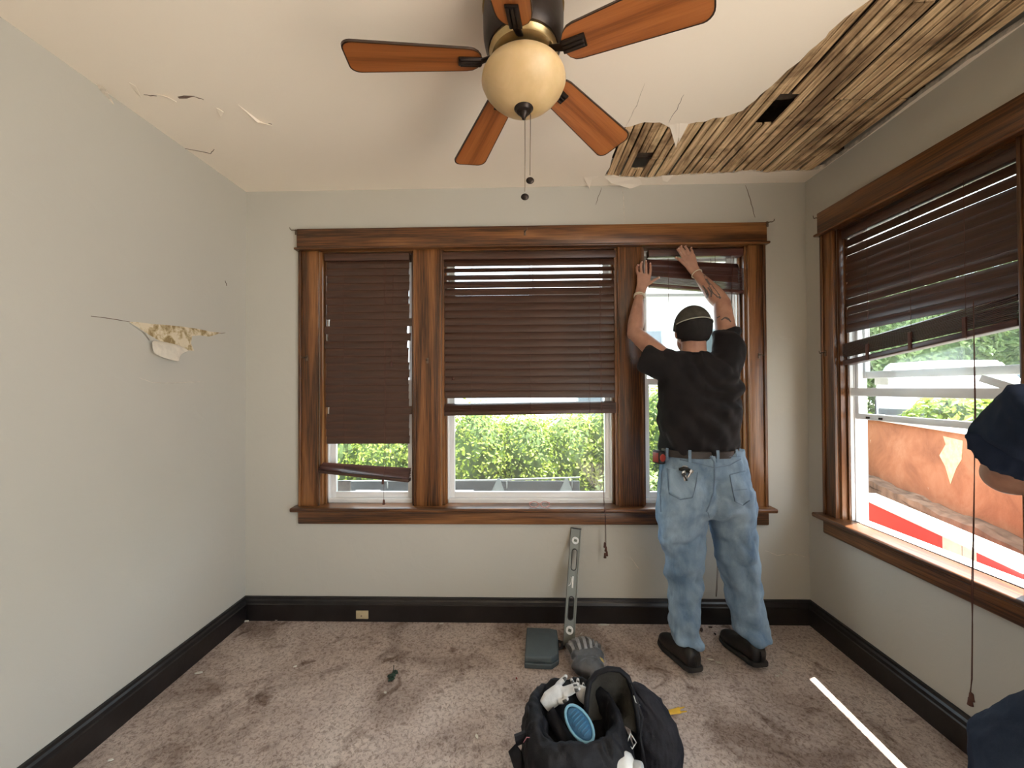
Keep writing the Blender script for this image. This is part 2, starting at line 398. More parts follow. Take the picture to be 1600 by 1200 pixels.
# cracks on the back wall near the ceiling
for pts, r in (([(940,293),(935,306),(931,320)], .0014), ([(973,294),(974,318),(976,348)], .0011), ([(1165,290),(1172,312),(1180,340)], .0016),
               ([(351,0),(352,1)], .001)):
    if pts[0][1] > 50: crack(cpts(pts, y=D-.0004), 'crack', wb, MAT['crack'] if r > .0012 else MAT['plaster_edge'], r)
crack(cpts([(1195,860),(1215,868),(1240,866),(1262,870)], y=D-.0002), 'crack', wb, MAT['plaster_edge'], .0012)
crack(cpts([(985,870),(995,885),(1003,897)], y=D-.0002), 'crack', wb, MAT['plaster_edge'], .0012)
# torn plaster on the left wall
tz = lambda u, v, d=0: at(u, v, x=XL+d)
m, t, b = nt('bare_torn_plaster'); vec = coords(t)
t.links.new(ramp(t, noise(t, vec, 26, 5, .6, .4), [(.42, (.66, .57, .42)), (.5, (.50, .40, .24)), (.60, (.27, .19, .085))]), b.inputs['Base Color'])
b.inputs['Roughness'].default_value = .95; bump(t, b, noise(t, vec, 40, 4), .6, .006); MAT['torn'] = m
P_ = [(201,503),(212,503),(236,506),(262,508),(282,510),(310,514),(328,518),(345,520),(337,523),(326,526),(312,524),(300,525),(298,536),(303,548),(290,547),(276,541),(262,538),(246,531),(228,520),(213,511)]
mb = MB(); mb.prism([(at(u,v,x=XL).y, at(u,v,x=XL).z) for u, v in P_], lambda p: V((XL+.0012, p[0], p[1])), lambda p: V((XL-.001, p[0], p[1])))
mb.build('torn_patch', MAT['torn'], wl)
crack([tz(u, v, .0004) for u, v in [(142,494),(160,496),(180,499),(203,503)]], 'crack', wl, MAT['crack'], .0014)
crack([tz(u, v, .0004) for u, v in [(338,520),(346,521),(352,520)]], 'crack', wl, MAT['crack'], .0012)
crack(cpts([(218,590),(240,598),(270,599),(295,597),(320,597)], x=XL+.0002), 'crack', wl, MAT['plaster_edge'], .001)
crack(cpts([(352,439),(354,447)], x=XL+.0003), 'crack', wl, MAT['crack'], .0015)
# curled flap hanging from the tear
MAT['flap'] = plain('plaster_paper_back', (.72, .66, .56), .9, var=.1, scale=30, bmp=.3)
top = [tz(202,504,.001), tz(216,512,.006), tz(231,522,.012), tz(237,531,.026)]
bot = [tz(216,513,.0005), tz(222,518,.0005), tz(233,531,.0008), tz(234,532,.001)]
rows = [[tz(237,531,.004), tz(262,535,.004), tz(285,541,.004), tz(299,549,.002)],
        [tz(236,536,.030), tz(258,540,.026), tz(272,546,.02), tz(284,552,.01)],
        [tz(238,549,.042), tz(256,553,.036), tz(268,556,.028), tz(280,560,.018)],
        [tz(240,552,.036), tz(254,559,.034), tz(268,563,.028), tz(281,566,.02)]]
vs = [p for r in rows for p in r]; fs = [(a*4+i, a*4+i+1, a*4+i+5, a*4+i+4) for a in range(3) for i in range(3)]
o = MB().add(vs, fs).build('curled_flap', MAT['flap'], wl, smooth=True)
md = o.modifiers.new('s', 'SOLIDIFY'); md.thickness = .003; md2 = o.modifiers.new('b', 'SUBSURF'); md2.levels = 2; bake(o)
vs = top+bot; o = MB().add(vs, [(0,1,5,4),(1,2,6,5),(2,3,7,6)]).build('curled_flap', MAT['wall'], wl, smooth=True)
md = o.modifiers.new('s', 'SOLIDIFY'); md.thickness = .002; bake(o)

# ------------------------------------------------------------------ baseboards (profile swept along each wall)
prof = [(0, 0), (.021, 0), (.021, .086), (.030, .088), (.030, .104), (.024, .108), (.020, .122), (.013, .130), (.011, .141), (0, .143)]
def baseboard(name, p0, p1, nrm):
    p0, p1, nrm = V(p0), V(p1), V(nrm)
    mb = MB(); n = len(prof)
    for p in (p0, p1): pass
    vs = [p0+nrm*d+V((0, 0, z)) for d, z in prof]+[p1+nrm*d+V((0, 0, z)) for d, z in prof]
    mb.add(vs, [tuple(range(n)), tuple(range(2*n-1, n-1, -1))]+[(i, (i+1) % n, n+(i+1) % n, n+i) for i in range(n)])
    return struct(name, mb, MAT['base'])
baseboard('baseboard_left', (XL, REAR, 0), (XL, D, 0), (1, 0, 0))
bbk = baseboard('baseboard_back', (XL, D, 0), (XR, D, 0), (0, -1, 0))
baseboard('baseboard_right', (XR, .35, 0), (XR, D, 0), (-1, 0, 0))

# ------------------------------------------------------------------ window trim. local frame: x along the wall, -y into the room
ROOTS = []
def froot(name, side, **k):
    r = empty(name, (0, D, 0) if side == 'b' else (XR, 0, 0), 0 if side == 'b' else -pi/2, **k); return r
def casing_set(side, cols, x0, x1, tn):
    """cols: (left, right) of every upright; x0, x1 outer ends"""
    r = froot('trim_%d' % tn, side, kind='structure')
    o = 0
    mb = MB().box(x0, x1, -.034, 0, 2.287, 2.405); mb.build('head_casing', MAT['oak_x'], r, bevel=.004)
    MB().box(x0-.012, x1+.012, -.048, 0, 2.273, 2.287).build('head_bead', MAT['oak_x'], r, bevel=.005, seg=3)
    for a, b_ in cols:
        w_ = b_-a
        mb = MB().box(a, b_, -.018, 0, .700, 2.273); mb.build('upright_casing', MAT['oak_z'], r, bevel=.003)
        e = .012
        if a == cols[0][0]: MB().box(a+.004, a+.022, -.026, -.016, .700, 2.273).build('casing_bead', MAT['oak_z'], r, bevel=.004, seg=3)
        if b_ == cols[-1][1]: MB().box(b_-.022, b_-.004, -.026, -.016, .700, 2.273).build('casing_bead', MAT['oak_z'], r, bevel=.004, seg=3)
        for xx, inner in ((a, a != cols[0][0]), (b_, b_ != cols[-1][1])):
            if inner:
                s_ = 1 if xx == a else -1
                MB().box(min(xx, xx+s_*e), max(xx, xx+s_*e), -.023, -.016, .700, 2.273).build('casing_bead', MAT['oak_z'], r, bevel=.003, seg=2)
    MB().box(x0-.026, x1+.026, -.068, .060, .676, .702).build('stool', MAT['oak_x'], r, bevel=.009, seg=4)
    MB().box(x0, x1, -.024, 0, .592, .676).build('apron', MAT['oak_x'], r, bevel=.008, seg=3)
    return r
casing_set('b', [(-1.372, -1.245), (-.655, -.485), (.59, .74), (1.37, 1.478)], -1.372, 1.478, 1)
# right wall: local x = -world y
casing_set('r', [(-2.222, -RY[1]), (-RY[0], -1.232)], -2.222, -1.232, 2)

def window(n, side, a, b_, label=None, right=False):
    r = froot('window_%d' % n, side, kind='structure')
    z0, z1 = ZO0, ZO1
    # oak jamb liners and head
    for x_, s_ in ((a, 1), (b_, -1)):
        MB().box(min(x_, x_+s_*.014), max(x_, x_+s_*.014), 0, .05, z0, z1).build('jamb', MAT['oak_z'], r)
        MB().box(min(x_+s_*.014, x_+s_*.026), max(x_+s_*.014, x_+s_*.026), .028, .05, z0, z1).build('jamb_stop', MAT['oak_z'], r, bevel=.003)
    MB().box(a, b_, 0, .05, z1-.014, z1).build('head_jamb', MAT['oak_x'], r)
    Y0 = .036 if right else .05
    # white outer frame
    mb = MB(); fw = .030
    mb.box(a, a+fw, Y0, Y0+.09, z0, z1).box(b_-fw, b_, Y0, Y0+.09, z0, z1).box(a, b_, Y0, Y0+.09, z1-fw, z1).box(a, b_, Y0-.0, Y0+.09, z0-.0, z0+(.022 if right else .046))
    mb.box(a+fw, a+fw+.006, Y0+.018, Y0+.022, z0, z1).box(b_-fw-.006, b_-fw, Y0+.018, Y0+.022, z0, z1)
    mb.build('window_frame', MAT['vinyl'], r, bevel=.002)
    def sash(name, za, zb, y, w_=.034, wb_=.038):
        o = MB().box(a+fw, a+fw+w_, y, y+.026, za, zb).box(b_-fw-w_, b_-fw, y, y+.026, za, zb).box(a+fw+w_, b_-fw-w_, y, y+.026, zb-wb_, zb).box(a+fw+w_, b_-fw-w_, y, y+.026, za, za+wb_)
        o = o.build(name, MAT['vinyl'], r, bevel=.003)
        MB().box(a+fw+w_-.004, b_-fw-w_+.004, y+.011, y+.015, za+wb_-.004, zb-wb_+.004).build('glass', MAT['glass'], o)
        return o
    zm = 1.455
    if not right:
        sash('upper_sash', zm-.02, z1-fw, Y0+.055)
        s = sash('lower_sash', z0+.046, zm+.02, Y0+.024)
        mm = (a+b_)/2
        MB().box(mm-.03, mm+.03, Y0+.012, Y0+.026, zm+.016, zm+.03).build('sash_lock', MAT['vinyl'], s, bevel=.003)
    else:
        sash('upper_sash', 1.46, z1-fw, Y0+.055, .030, .036)
        s = sash('lower_sash', 1.245, 2.04, Y0+.024, .022, .030)
        MB().box(a+fw, b_-fw, Y0+.004, Y0+.020, 1.368, 1.410).build('screen_rail', MAT['vinyl'], r, bevel=.003)
        for dx in (.10, .17):
            MB().box(a+dx, a+dx+.016, Y0+.018, Y0+.0245, 1.252, 1.262).build('vent_latch', MAT['metal_dark'], s)
        o = MB().box(a+.075, a+.15, Y0+.0885, Y0+.090, 1.425, 1.49).build('sticker', plain('sticker_paper', (.78, .77, .70), .7), r)
        a0 = MB(); q = M4.Translation(V((b_-.13, Y0+.02, 1.43))) @ M4.Rotation(rad(22), 4, 'Y'); a0.mbox(q, .10, .012, .028)
        a0.build('sash_bracket', MAT['vinyl'], r, bevel=.002)
    return r
for i, (a, b_) in enumerate(BO): w_ = window(i+1, 'b', a, b_); 
w4 = window(4, 'r', -RY[1], -RY[0], right=True)
# small white sticker on the left window's pane
stk = bpy.data.objects['window_1']
MB().box(-1.175, -1.09, .085, .0865, .765, .832).build('sticker', plain('sticker_paper_white', (.8, .8, .8), .7), stk)

# unseen overhangs added to block the high sun from both window walls
MAT['blocker'] = plain('blocker_paint', (.55, .53, .50), .8)
struct('sun_blocker', MB().box(XR+.16, 2.235, 1.1, 3.02, 2.56, 2.64).box(XL-.2, XR+.16, D+.14, 3.02, 2.56, 2.64), MAT['blocker'])

# ------------------------------------------------------------------ venetian blinds
def slat_mesh(wid, mat_, depth=.05, bow=.004, th=.0028):
    mb = MB(); n = 6; pr = []
    for i in range(n+1):
        f = i/n-.5; pr.append((f*depth, bow*(1-4*f*f)))
    lo = [(y, z) for y, z in pr]; hi = [(y, z+th) for y, z in reversed(pr)]
    pp = lo+hi; k = len(pp)
    vs = [(-wid/2, y, z) for y, z in pp]+[(wid/2, y, z) for y, z in pp]
    fs = [(i, (i+1) % k, k+(i+1) % k, k+i) for i in range(k)]+[tuple(range(k-1, -1, -1)), tuple(range(k, 2*k))]
    mb.add(vs, fs); me = mb.mesh('slat', True)
    me.set_sharp_from_angle(angle=rad(50)); me.materials.append(mat_); return me
def blind(side, u0, u1, slats, label, group=None, ztop=2.262, Y=.012, mat_=None, headz=None, depth=.05):
    """slats: list of (z, tilt degrees, slide, slope degrees, dy)"""
    mat_ = mat_ or MAT['blind']
    r = froot('venetian_blind', side, label=label, cat='blind')
    uc = (u0+u1)/2; W_ = u1-u0
    MB().box(u0-.006, u1+.006, Y-.024, Y+.030, ztop-.048, ztop-.004).build('headrail', mat_, r, bevel=.003)
    me = slat_mesh(W_, mat_, depth)
    for z, tl, sl_, slope, dy in slats:
        o = link('slat', me, None, r)
        o.matrix_local = M4.Translation(V((uc+sl_, Y+dy, z))) @ M4.Rotation(rad(slope), 4, 'Y') @ M4.Rotation(rad(tl), 4, 'X')
    return r
def cord(r, pts, rr=.0013, name='lift_cord', mat_=None):
    return MB().tube(pts, rr, 5).build(name, mat_ or MAT['cord'], r, smooth=True)
def tassel(r, p, name='tassel', mat_=None):
    return MB().lathe([(.002, .03), (.006, .026), (.0075, .008), (.009, 0), (.002, -.001)], p, 10).build(name, mat_ or MAT['cord'], r, smooth=True)
def ladders(r, us, Y, z0, z1):
    for u in us:
        cord(r, [(u, Y-.027, z1), (u, Y-.027, z0)], .0009, 'ladder_cord'); cord(r, [(u, Y+.027, z1), (u, Y+.027, z0)], .0009, 'ladder_cord')
random.seed(11)
PT = .0452
# centre blind: closed with a few slats ajar, its bottom rail hanging a little crooked
sl = []
z = 2.196; k = 0
while z > 1.372:
    tl = 76 if k > 4 else (50 if k in (1, 2) else 68)
    if k in (1,): tl = 42
    sl.append((z, tl+random.uniform(-2.5, 2.5), random.uniform(-.002, .002), 0, 0)); z -= PT; k += 1
for q in range(8): sl.append((1.322-q*.0052, 13, random.uniform(-.002, .002), -.75, 0))
bc = blind('b', -.470, .578, sl, 'wide dark brown wooden blind over the middle window, lowered halfway', Y=.018)
MB().mbox(M4.Translation(V((.054, .018, 1.269))) @ M4.Rotation(rad(-.75), 4, 'Y'), 1.05, .052, .024).build('bottom_rail', MAT['blind'], bc, bevel=.004)
ladders(bc, (-.30, .06, .42), .018, 1.26, 2.22)
cord(bc, [(.478, -.03, 2.2), (.480, -.033, 1.5), (.486, -.06, .75), (.489, -.075, .705), (.492, -.073, .66), (.494, -.06, .47)], .0014)
cord(bc, [(.484, -.03, 2.2), (.486, -.036, 1.5), (.490, -.063, .75), (.493, -.079, .705), (.496, -.077, .66), (.499, -.064, .47)], .0014)
for p in ((.492, -.062, .475), (.498, -.062, .452), (.503, -.062, .425), (.493, -.06, .412)): tassel(bc, p)
cord(bc, [(-.415, -.006, 1.49), (-.415, -.008, 1.47)], .006, 'tilt_tassel')
# left blind: fully closed, slats slid sideways, loose bundle with the bottom rail hanging below
sl = []; z = 2.195; k = 0
while z > 1.09:
    sd = 0
    if 8 <= k <= 12: sd = [.018, -.012, .012, -.012, -.004][k-8]
    if k > 12: sd = random.uniform(-.006, .004)
    if k == 20: sd = .018
    sl.append((z, 82 if k != 11 else 74, sd+random.uniform(-.002, .002), 0, 0)); z -= .0455; k += 1
bl = blind('b', -1.208, -.690, [(a_, b2, c_-.0, d_, e_) for a_, b2, c_, d_, e_ in sl], 'narrow brown blind over the left window, fully closed with its rail dangling loose below', Y=.014)
for q in range(4):
    o = link('slat', slat_mesh(.555, MAT['blind2']), None, bl)
    o.matrix_local = M4.Translation(V((-.958, -.005-.003*q, .925-q*.006))) @ M4.Rotation(rad(3.6+q*.9), 4, 'Y') @ M4.Rotation(rad(52-q*14), 4, 'X')
MB().mbox(M4.Translation(V((-.958, -.012, .888))) @ M4.Rotation(rad(6), 4, 'Y'), .555, .052, .02).build('bottom_rail', MAT['blind'], bl, bevel=.004)
ladders(bl, (-1.09, -.83), .014, .92, 2.22)
cord(bl, [(-.835, -.020, 2.2), (-.832, -.024, 1.3), (-.830, -.045, .9), (-.829, -.05, .745)], .0012)
tassel(bl, (-.829, -.05, .722)); tassel(bl, (-.835, -.05, .845))
cord(bl, [(-.775, -.018, 2.2), (-.785, -.022, 1.9), (-.79, -.025, 1.58)], .0012)
tassel(bl, (-.79, -.025, 1.557))
# right-hand small blind: bunched up at the top, being taken down
sl = []
for q in range(17):
    sl.append((2.150-q*.0074, 10 if q < 9 else 3, random.uniform(-.004, .004), 3.0+q*.16, -.002))
sl += [(2.165, 62, -.02, 3.6, -.012), (2.132, 66, -.03, 4.2, -.02), (2.095, 70, -.03, 5.0, -.022)]
br = blind('b', .790, 1.345, sl, 'small reddish brown blind bunched up under the head of the right window', Y=.016, mat_=MAT['blind2'])
MB().mbox(M4.Translation(V((1.068, .012, 2.018))) @ M4.Rotation(rad(5.0), 4, 'Y'), .555, .05, .018).build('bottom_rail', MAT['blind2'], br, bevel=.004)
ladders(br, (1.18, 1.275), .016, 1.99, 2.22)
cord(br, [(.895, -.02, 2.2), (.895, -.022, 1.7), (.90, -.022, 1.35)], .0012)
cord(br, [(1.285, -.02, 2.2), (1.20, -.06, 1.2), (1.16, -.072, .72), (1.155, -.07, .60), (1.15, -.05, .30), (1.146, -.045, .18)], .0012)
cord(br, [(1.282, -.02, 2.2), (1.215, -.06, 1.2), (1.17, -.072, .72), (1.163, -.07, .60), (1.156, -.05, .30), (1.15, -.045, .18)], .0012)
# right wall blind, sagging towards the far side
sl = []; z = 2.186; k = 0
YR = .030
while z > 1.70:
    f = k/11.; slope = -1.2*f-0.2
    sl.append((z, 76 if k not in (0, 1, 7, 8) else 68, random.uniform(-.003, .003), slope-.6*f, 0)); z -= .0445; k += 1
rs = -7.4
for q in range(13): sl.append((1.692-q*.0062, 15, random.uniform(-.004, .004), rs+q*.1, -.004))
bR = blind('r', -2.100, -1.372, sl, 'large dark blind on the side wall window, its stacked end sagging', Y=YR)
MB().mbox(M4.Translation(V((-1.736, YR-.006, 1.592))) @ M4.Rotation(rad(rs), 4, 'Y'), .735, .052, .026).build('bottom_rail', MAT['blind2'], bR, bevel=.006, seg=3)
ladders(bR, (-1.95, -1.74, -1.53), YR, 1.6, 2.22)
for uu, dz in ((-1.95, .036), (-1.74, 0.008), (-1.53, -.02)):
    MB().box(uu-.006, uu+.006, YR-.036, YR-.028, 1.585-dz, 1.665-dz).build('ladder_tape', MAT['cord'], bR)
cc = [at(1521, 470, x=1.70), at(1523, 640, x=1.685), at(1522, 800, x=1.66), at(1520, 930, x=1.645), at(1519, 975, x=1.652), at(1518, 1060, x=1.665), at(1516, 1090, x=1.67)]
cc = [(-p.y, p.x-XR, p.z) for p in cc]
cord(bR, cc, .0016); cord(bR, [(a_+.004*sin(i*1.7), b2-.001, c_) for i, (a_, b2, c_) in enumerate(cc)], .0014)
tassel(bR, (cc[-1][0], cc[-1][1], cc[-1][2]-.028)); tassel(bR, (cc[-1][0]+.004, cc[-1][1], cc[-1][2]-.008))

# ------------------------------------------------------------------ curtain-rod hooks
def hook(p, side, label, s=1):
    o = empty('curtain_hook', p, 0 if side == 'b' else -pi/2, label=label, cat='hook', group=None)
    MB().box(-.006, .006, -.003, .002, -.016, .016).build('plate', MAT['hook'], o, bevel=.001)
    MB().tube([(0, 0, .004), (0, -.022, .004), (s*.006, -.034, -.002), (s*.012, -.042, .002), (s*.013, -.044, .012)], [.003, .0026, .0024, .0022, .0018], 7).build('prong', MAT['hook'], o, smooth=True)
    return o
hz = D-.0365
hook((-1.374, D-.036, 2.383), 'b', 'bent metal curtain hook at the left end of the long head trim', -1)
hook((1.478, D-.036, 2.390), 'b', 'bent metal curtain hook at the right end of the long head trim')
hook((.03, D-.0362, 2.36), 'b', 'tiny metal hook at the middle of the long head trim')
hook((-1.315, D-.0205, 1.61), 'b', 'metal hook on the outer left upright of the back window trim', -1)
hook((-.57, D-.0205, 1.59), 'b', 'metal hook on the wide upright between left and middle windows')
hook((.665, D-.0205, 1.59), 'b', 'metal hook on the upright just left of the man')
hook((1.43, D-.0205, 1.605), 'b', 'metal hook on the outer right upright behind the man')
hook((XR-.005, 2.24, 2.385), 'r', 'rusty hook beside the far end of the side window head trim')
hook((XR-.02, 2.19, 1.605), 'r', 'rusty hook on the far upright of the side window')
# ------------------------------------------------------------------ outside
m, t, b = nt('sunlit_ground'); vec = coords(t)
t.links.new(ramp(t, noise(t, vec, 1.2, 6), [(.35, (.30, .28, .25)), (.65, (.44, .41, .37))]), b.inputs['Base Color']); b.inputs['Roughness'].default_value = .95
MAT['ground'] = m
GZ = -.25
g = struct('ground', MB().box(-14, XL-.2, -9, 40, GZ-.2, GZ).box(XR+.16, 40, -9, 40, GZ-.2, GZ).box(XL-.2, XR+.16, D+.14, 40, GZ-.2, GZ).box(XL-.2, XR+.16, -9, REAR, GZ-.2, GZ), MAT['ground'])
struct('bounce_slab', MB().box(XR+.16, 7, -6, 1.0, GZ, -.05), plain('pale_bounce_surface', (.66, .62, .56), .9, var=.08, scale=3))  # unseen pale slab added to bounce sunlight up into the room
def leafmat(name, c1, c2, c3):
    m, t, b = nt(name); vec = coords(t)
    c = ramp(t, noise(t, vec, 9, 4, .7), [(.32, c1), (.5, c2), (.68, c3)])
    t.links.new(c, b.inputs['Base Color']); b.inputs['Roughness'].default_value = .5
    tl = N(t, 'ShaderNodeBsdfTranslucent'); t.links.new(c, tl.inputs[0])
    mx = N(t, 'ShaderNodeMixShader'); mx.inputs[0].default_value = .35
    t.links.new(b.outputs[0], mx.inputs[1]); t.links.new(tl.outputs[0], mx.inputs[2]); t.links.new(mx.outputs[0], t.nodes['Material Output'].inputs[0]); return m
MAT['leaf'] = leafmat('hedge_leaves', (.08, .15, .015), (.24, .34, .03), (.46, .52, .09))
MAT['leaf2'] = leafmat('tree_leaves', (.10, .17, .05), (.24, .34, .12), (.42, .50, .22))
MAT['twig'] = plain('hedge_twigs', (.12, .08, .05), .9)
def leaves(blobs, n, size, squash=1, seed=1, up=.5):
    rnd = random.Random(seed); mb = MB(); tot = sum(b_[3]*b_[4]+b_[4]*b_[5]+b_[3]*b_[5] for b_ in blobs)
    vs = []; fs = []
    for (cx, cy, cz, rx, ry, rz) in blobs:
        k = int(n*(rx*ry+ry*rz+rx*rz)/tot)
        for _ in range(k):
            d = V((rnd.gauss(0, 1), rnd.gauss(0, 1), rnd.gauss(0, 1))).normalized()
            f = rnd.uniform(.80, 1.02)+.13*mn.noise(d*3+V((cx, cy, cz)))+.10*mn.noise(d*8+V((cz, cx, cy)))
            p = V((cx+d.x*rx*f, cy+d.y*ry*f, cz+d.z*rz*f))
            nn = (d+V((rnd.gauss(0, .6), rnd.gauss(0, .6), rnd.gauss(up, .6)))).normalized()
            a, c_ = frame(nn, V((rnd.gauss(0, 1), rnd.gauss(0, 1), rnd.gauss(0, 1))).normalized())
            s_ = size*rnd.uniform(.6, 1.3); q = len(vs)
            vs += [p-a*s_, p+c_*s_*.45+nn*s_*.12, p+a*s_, p-c_*s_*.45+nn*s_*.12]; fs.append((q, q+1, q+2, q+3))
    mb.add(vs, fs); return mb
def plant(name, blobs, n, size, mat, label, cat, core=.80, group=None, seed=1, stems=()):
    r = empty(name, (blobs[0][0], blobs[0][1], GZ), label=label, cat=cat, group=group)
    def rel(o): o.parent = r; o.matrix_parent_inverse = M4.Translation(-r.location); return o
    rel(leaves(blobs, n, size, seed=seed).build('leaves', mat, None, recalc=False))
    mb = MB()
    for (cx, cy, cz, rx, ry, rz) in blobs: mb.ell((cx, cy, cz), rx*core, ry*core, rz*core, 20, 12)
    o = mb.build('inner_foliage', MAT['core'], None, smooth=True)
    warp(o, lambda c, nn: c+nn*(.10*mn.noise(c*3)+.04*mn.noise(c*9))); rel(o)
    mb = MB()
    for (cx, cy, cz, rx, ry, rz) in blobs[::max(1, len(blobs)//6)]:
        mb.tube([(cx, cy, GZ), (cx+.03, cy, (GZ+cz)/2), (cx, cy+.03, cz)], [.03, .025, .012], 6)
    rel(mb.build('stem', MAT['twig'], None)); return r
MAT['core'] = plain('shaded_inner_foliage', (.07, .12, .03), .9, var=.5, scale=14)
random.seed(5)
bl_ = []
for i in range(14):
    x = -3.6+i*.52; top = 1.20+.07*sin(i*1.3)+(max(0, x-.4))*.22
    hz_ = (top-GZ)/2
    bl_.append((x, 4.35+random.uniform(-.12, .12), GZ+hz_, .48, .55, hz_))
plant('hedge', bl_, 70000, .024, MAT['leaf'], 'long sunlit green hedge growing behind the low grey wall outside the back windows', 'hedge', seed=2)
# low grey concrete wall in front of the hedge with pipe rail and small paper notice
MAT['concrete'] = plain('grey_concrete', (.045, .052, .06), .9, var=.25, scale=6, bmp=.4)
MAT['galv'] = plain('galvanised_pipe', (.25, .27, .28), .6, .3)
MAT['plastic'] = plain('clear_plastic_sheet', (.22, .25, .26), .4)
wy = 3.42
lw = empty('retaining_wall', (0, wy, GZ), label='low grey concrete wall with metal rail standing in front of the hedge', cat='wall')
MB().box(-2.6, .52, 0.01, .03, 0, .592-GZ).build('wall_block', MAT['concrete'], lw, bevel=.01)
o = MB(); o.tube([(-2.6, .0, .585-GZ), (-.3, .0, .60-GZ), (.52, 0, .625-GZ)], .007, 8)
for x in (-2.2, -1.2, -.13, .45): o.tube([(x, .02, .50-GZ), (x, 0, .605-GZ)], .006, 8)
o.build('pipe_rail', MAT['galv'], lw, smooth=True)
for x in (-.22, .38):
    MB().add([(x-.06, -.03, 0.40-GZ), (x+.06, -.03, .40-GZ), (x+.03, -.012, .62-GZ), (x+.01, -.012, .62-GZ), (x-.07, -.02, 0.45-GZ), (x+.09, -.02, .45-GZ), (x+.03, -.008, .62-GZ), (x+.01, -.008, .62-GZ)],
             [(0,1,2,3),(7,6,5,4),(0,4,5,1),(1,5,6,2),(2,6,7,3),(3,7,4,0)]).build('plastic_scrap', MAT['plastic'], lw)
for x, lab in ((-.53, 'small white notice with dark mark on the grey wall, seen through the middle window'), (-1.36, 'small white notice with dark mark on the grey wall, seen through the left window')):
    sg = empty('notice', (x, wy-.035, .475), label=lab, cat='sign', group=None)
    MB().box(-.11, .11, 0, .006, -.045, .045).build('board', plain('notice_white', (.7, .72, .74), .6), sg, bevel=.002)
    mb = MB(); mb.tube([(-.075+.022*cos(q*.5), -.001, .0+.022*sin(q*.5)) for q in range(11)], .004, 5); mb.box(-.03, .075, -.001, .001, -.004, .008); mb.box(-.03, .06, -.001, .001, -.022, -.012)
    mb.build('emblem', plain('notice_ink', (.05, .06, .07), .6), sg)
plant('bush', [(1.0, 3.52, .22, .40, .22, .50), (1.55, 3.52, .25, .38, .22, .50)], 3600, .030, MAT['leaf2'], 'loose twiggy bush at the right end of the low grey wall', 'bush', core=.66, seed=5)
# pale house glimpsed over the hedge
MAT['siding'] = plain('white_siding', (.80, .80, .78), .6, var=.04, scale=3)
MAT['dim_glass'] = plain('dark_window_glass', (.10, .13, .15), .1)
MAT['roofing'] = plain('grey_roofing', (.22, .22, .22), .9)
hs = empty('house', (5.2, 15.5, GZ), label='pale house with grey framed porch seen past the hat of the man', cat='house')
MB().box(-4.2, 6, 0, 6, 0, 5.4).build('house_wall', MAT['siding'], hs)
MB().add([(-4.6,-.5,5.3),(6.4,-.5,5.3),(6.4,6.5,5.3),(-4.6,6.5,5.3),(-4.6,3,7.6),(6.4,3,7.6)],[(0,1,5,4),(2,3,4,5),(0,4,3),(1,2,5),(0,3,2,1)]).build('roof', MAT['roofing'], hs)
for x, z, w2, h2 in ((-2.9, 2.6, 1.0, 1.3), (-.6, 2.6, 1.0, 1.3), (1.8, 2.6, 1.0, 1.3), (-2.9, .6, .9, 1.9)):
    f = MB().box(x-.08, x+w2+.08, -.08, 0, z-.08, z+h2+.08).build('window', plain('grey_window_trim', (.30, .34, .36), .6), hs, bevel=.01)
    MB().box(x, x+w2, -.085, -.08, z, z+h2).build('pane', MAT['dim_glass'], f)
# trees
for i, (bb, n_, lab) in enumerate((
    ([(9.5, 13.2, 2.5, 2.4, 1.2, 2.9), (13.2, 13.2, 2.8, 2.4, 1.2, 3.2), (17.2, 13.4, 2.8, 2.4, 1.2, 3.2)], 18000, 'broad pale green trees furthest away through the side window'),
    ([(18.2, 9.2, 2.3, 2.2, 2.2, 2.9)], 6000, 'rounded green tree at the far right beyond the parked cars'))):
    plant('tree', bb, n_, .12, MAT['leaf2'], lab, 'tree', seed=20+i)
plant('bush', [(3.62, 3.32, 1.06, .30, .30, .28), (4.1, 3.22, 1.10, .36, .32, .30), (4.6, 3.0, 1.1, .36, .32, .28)], 4200, .04, MAT['leaf'], 'leafy green bush just behind the orange wall', 'bush', core=.7, seed=9)

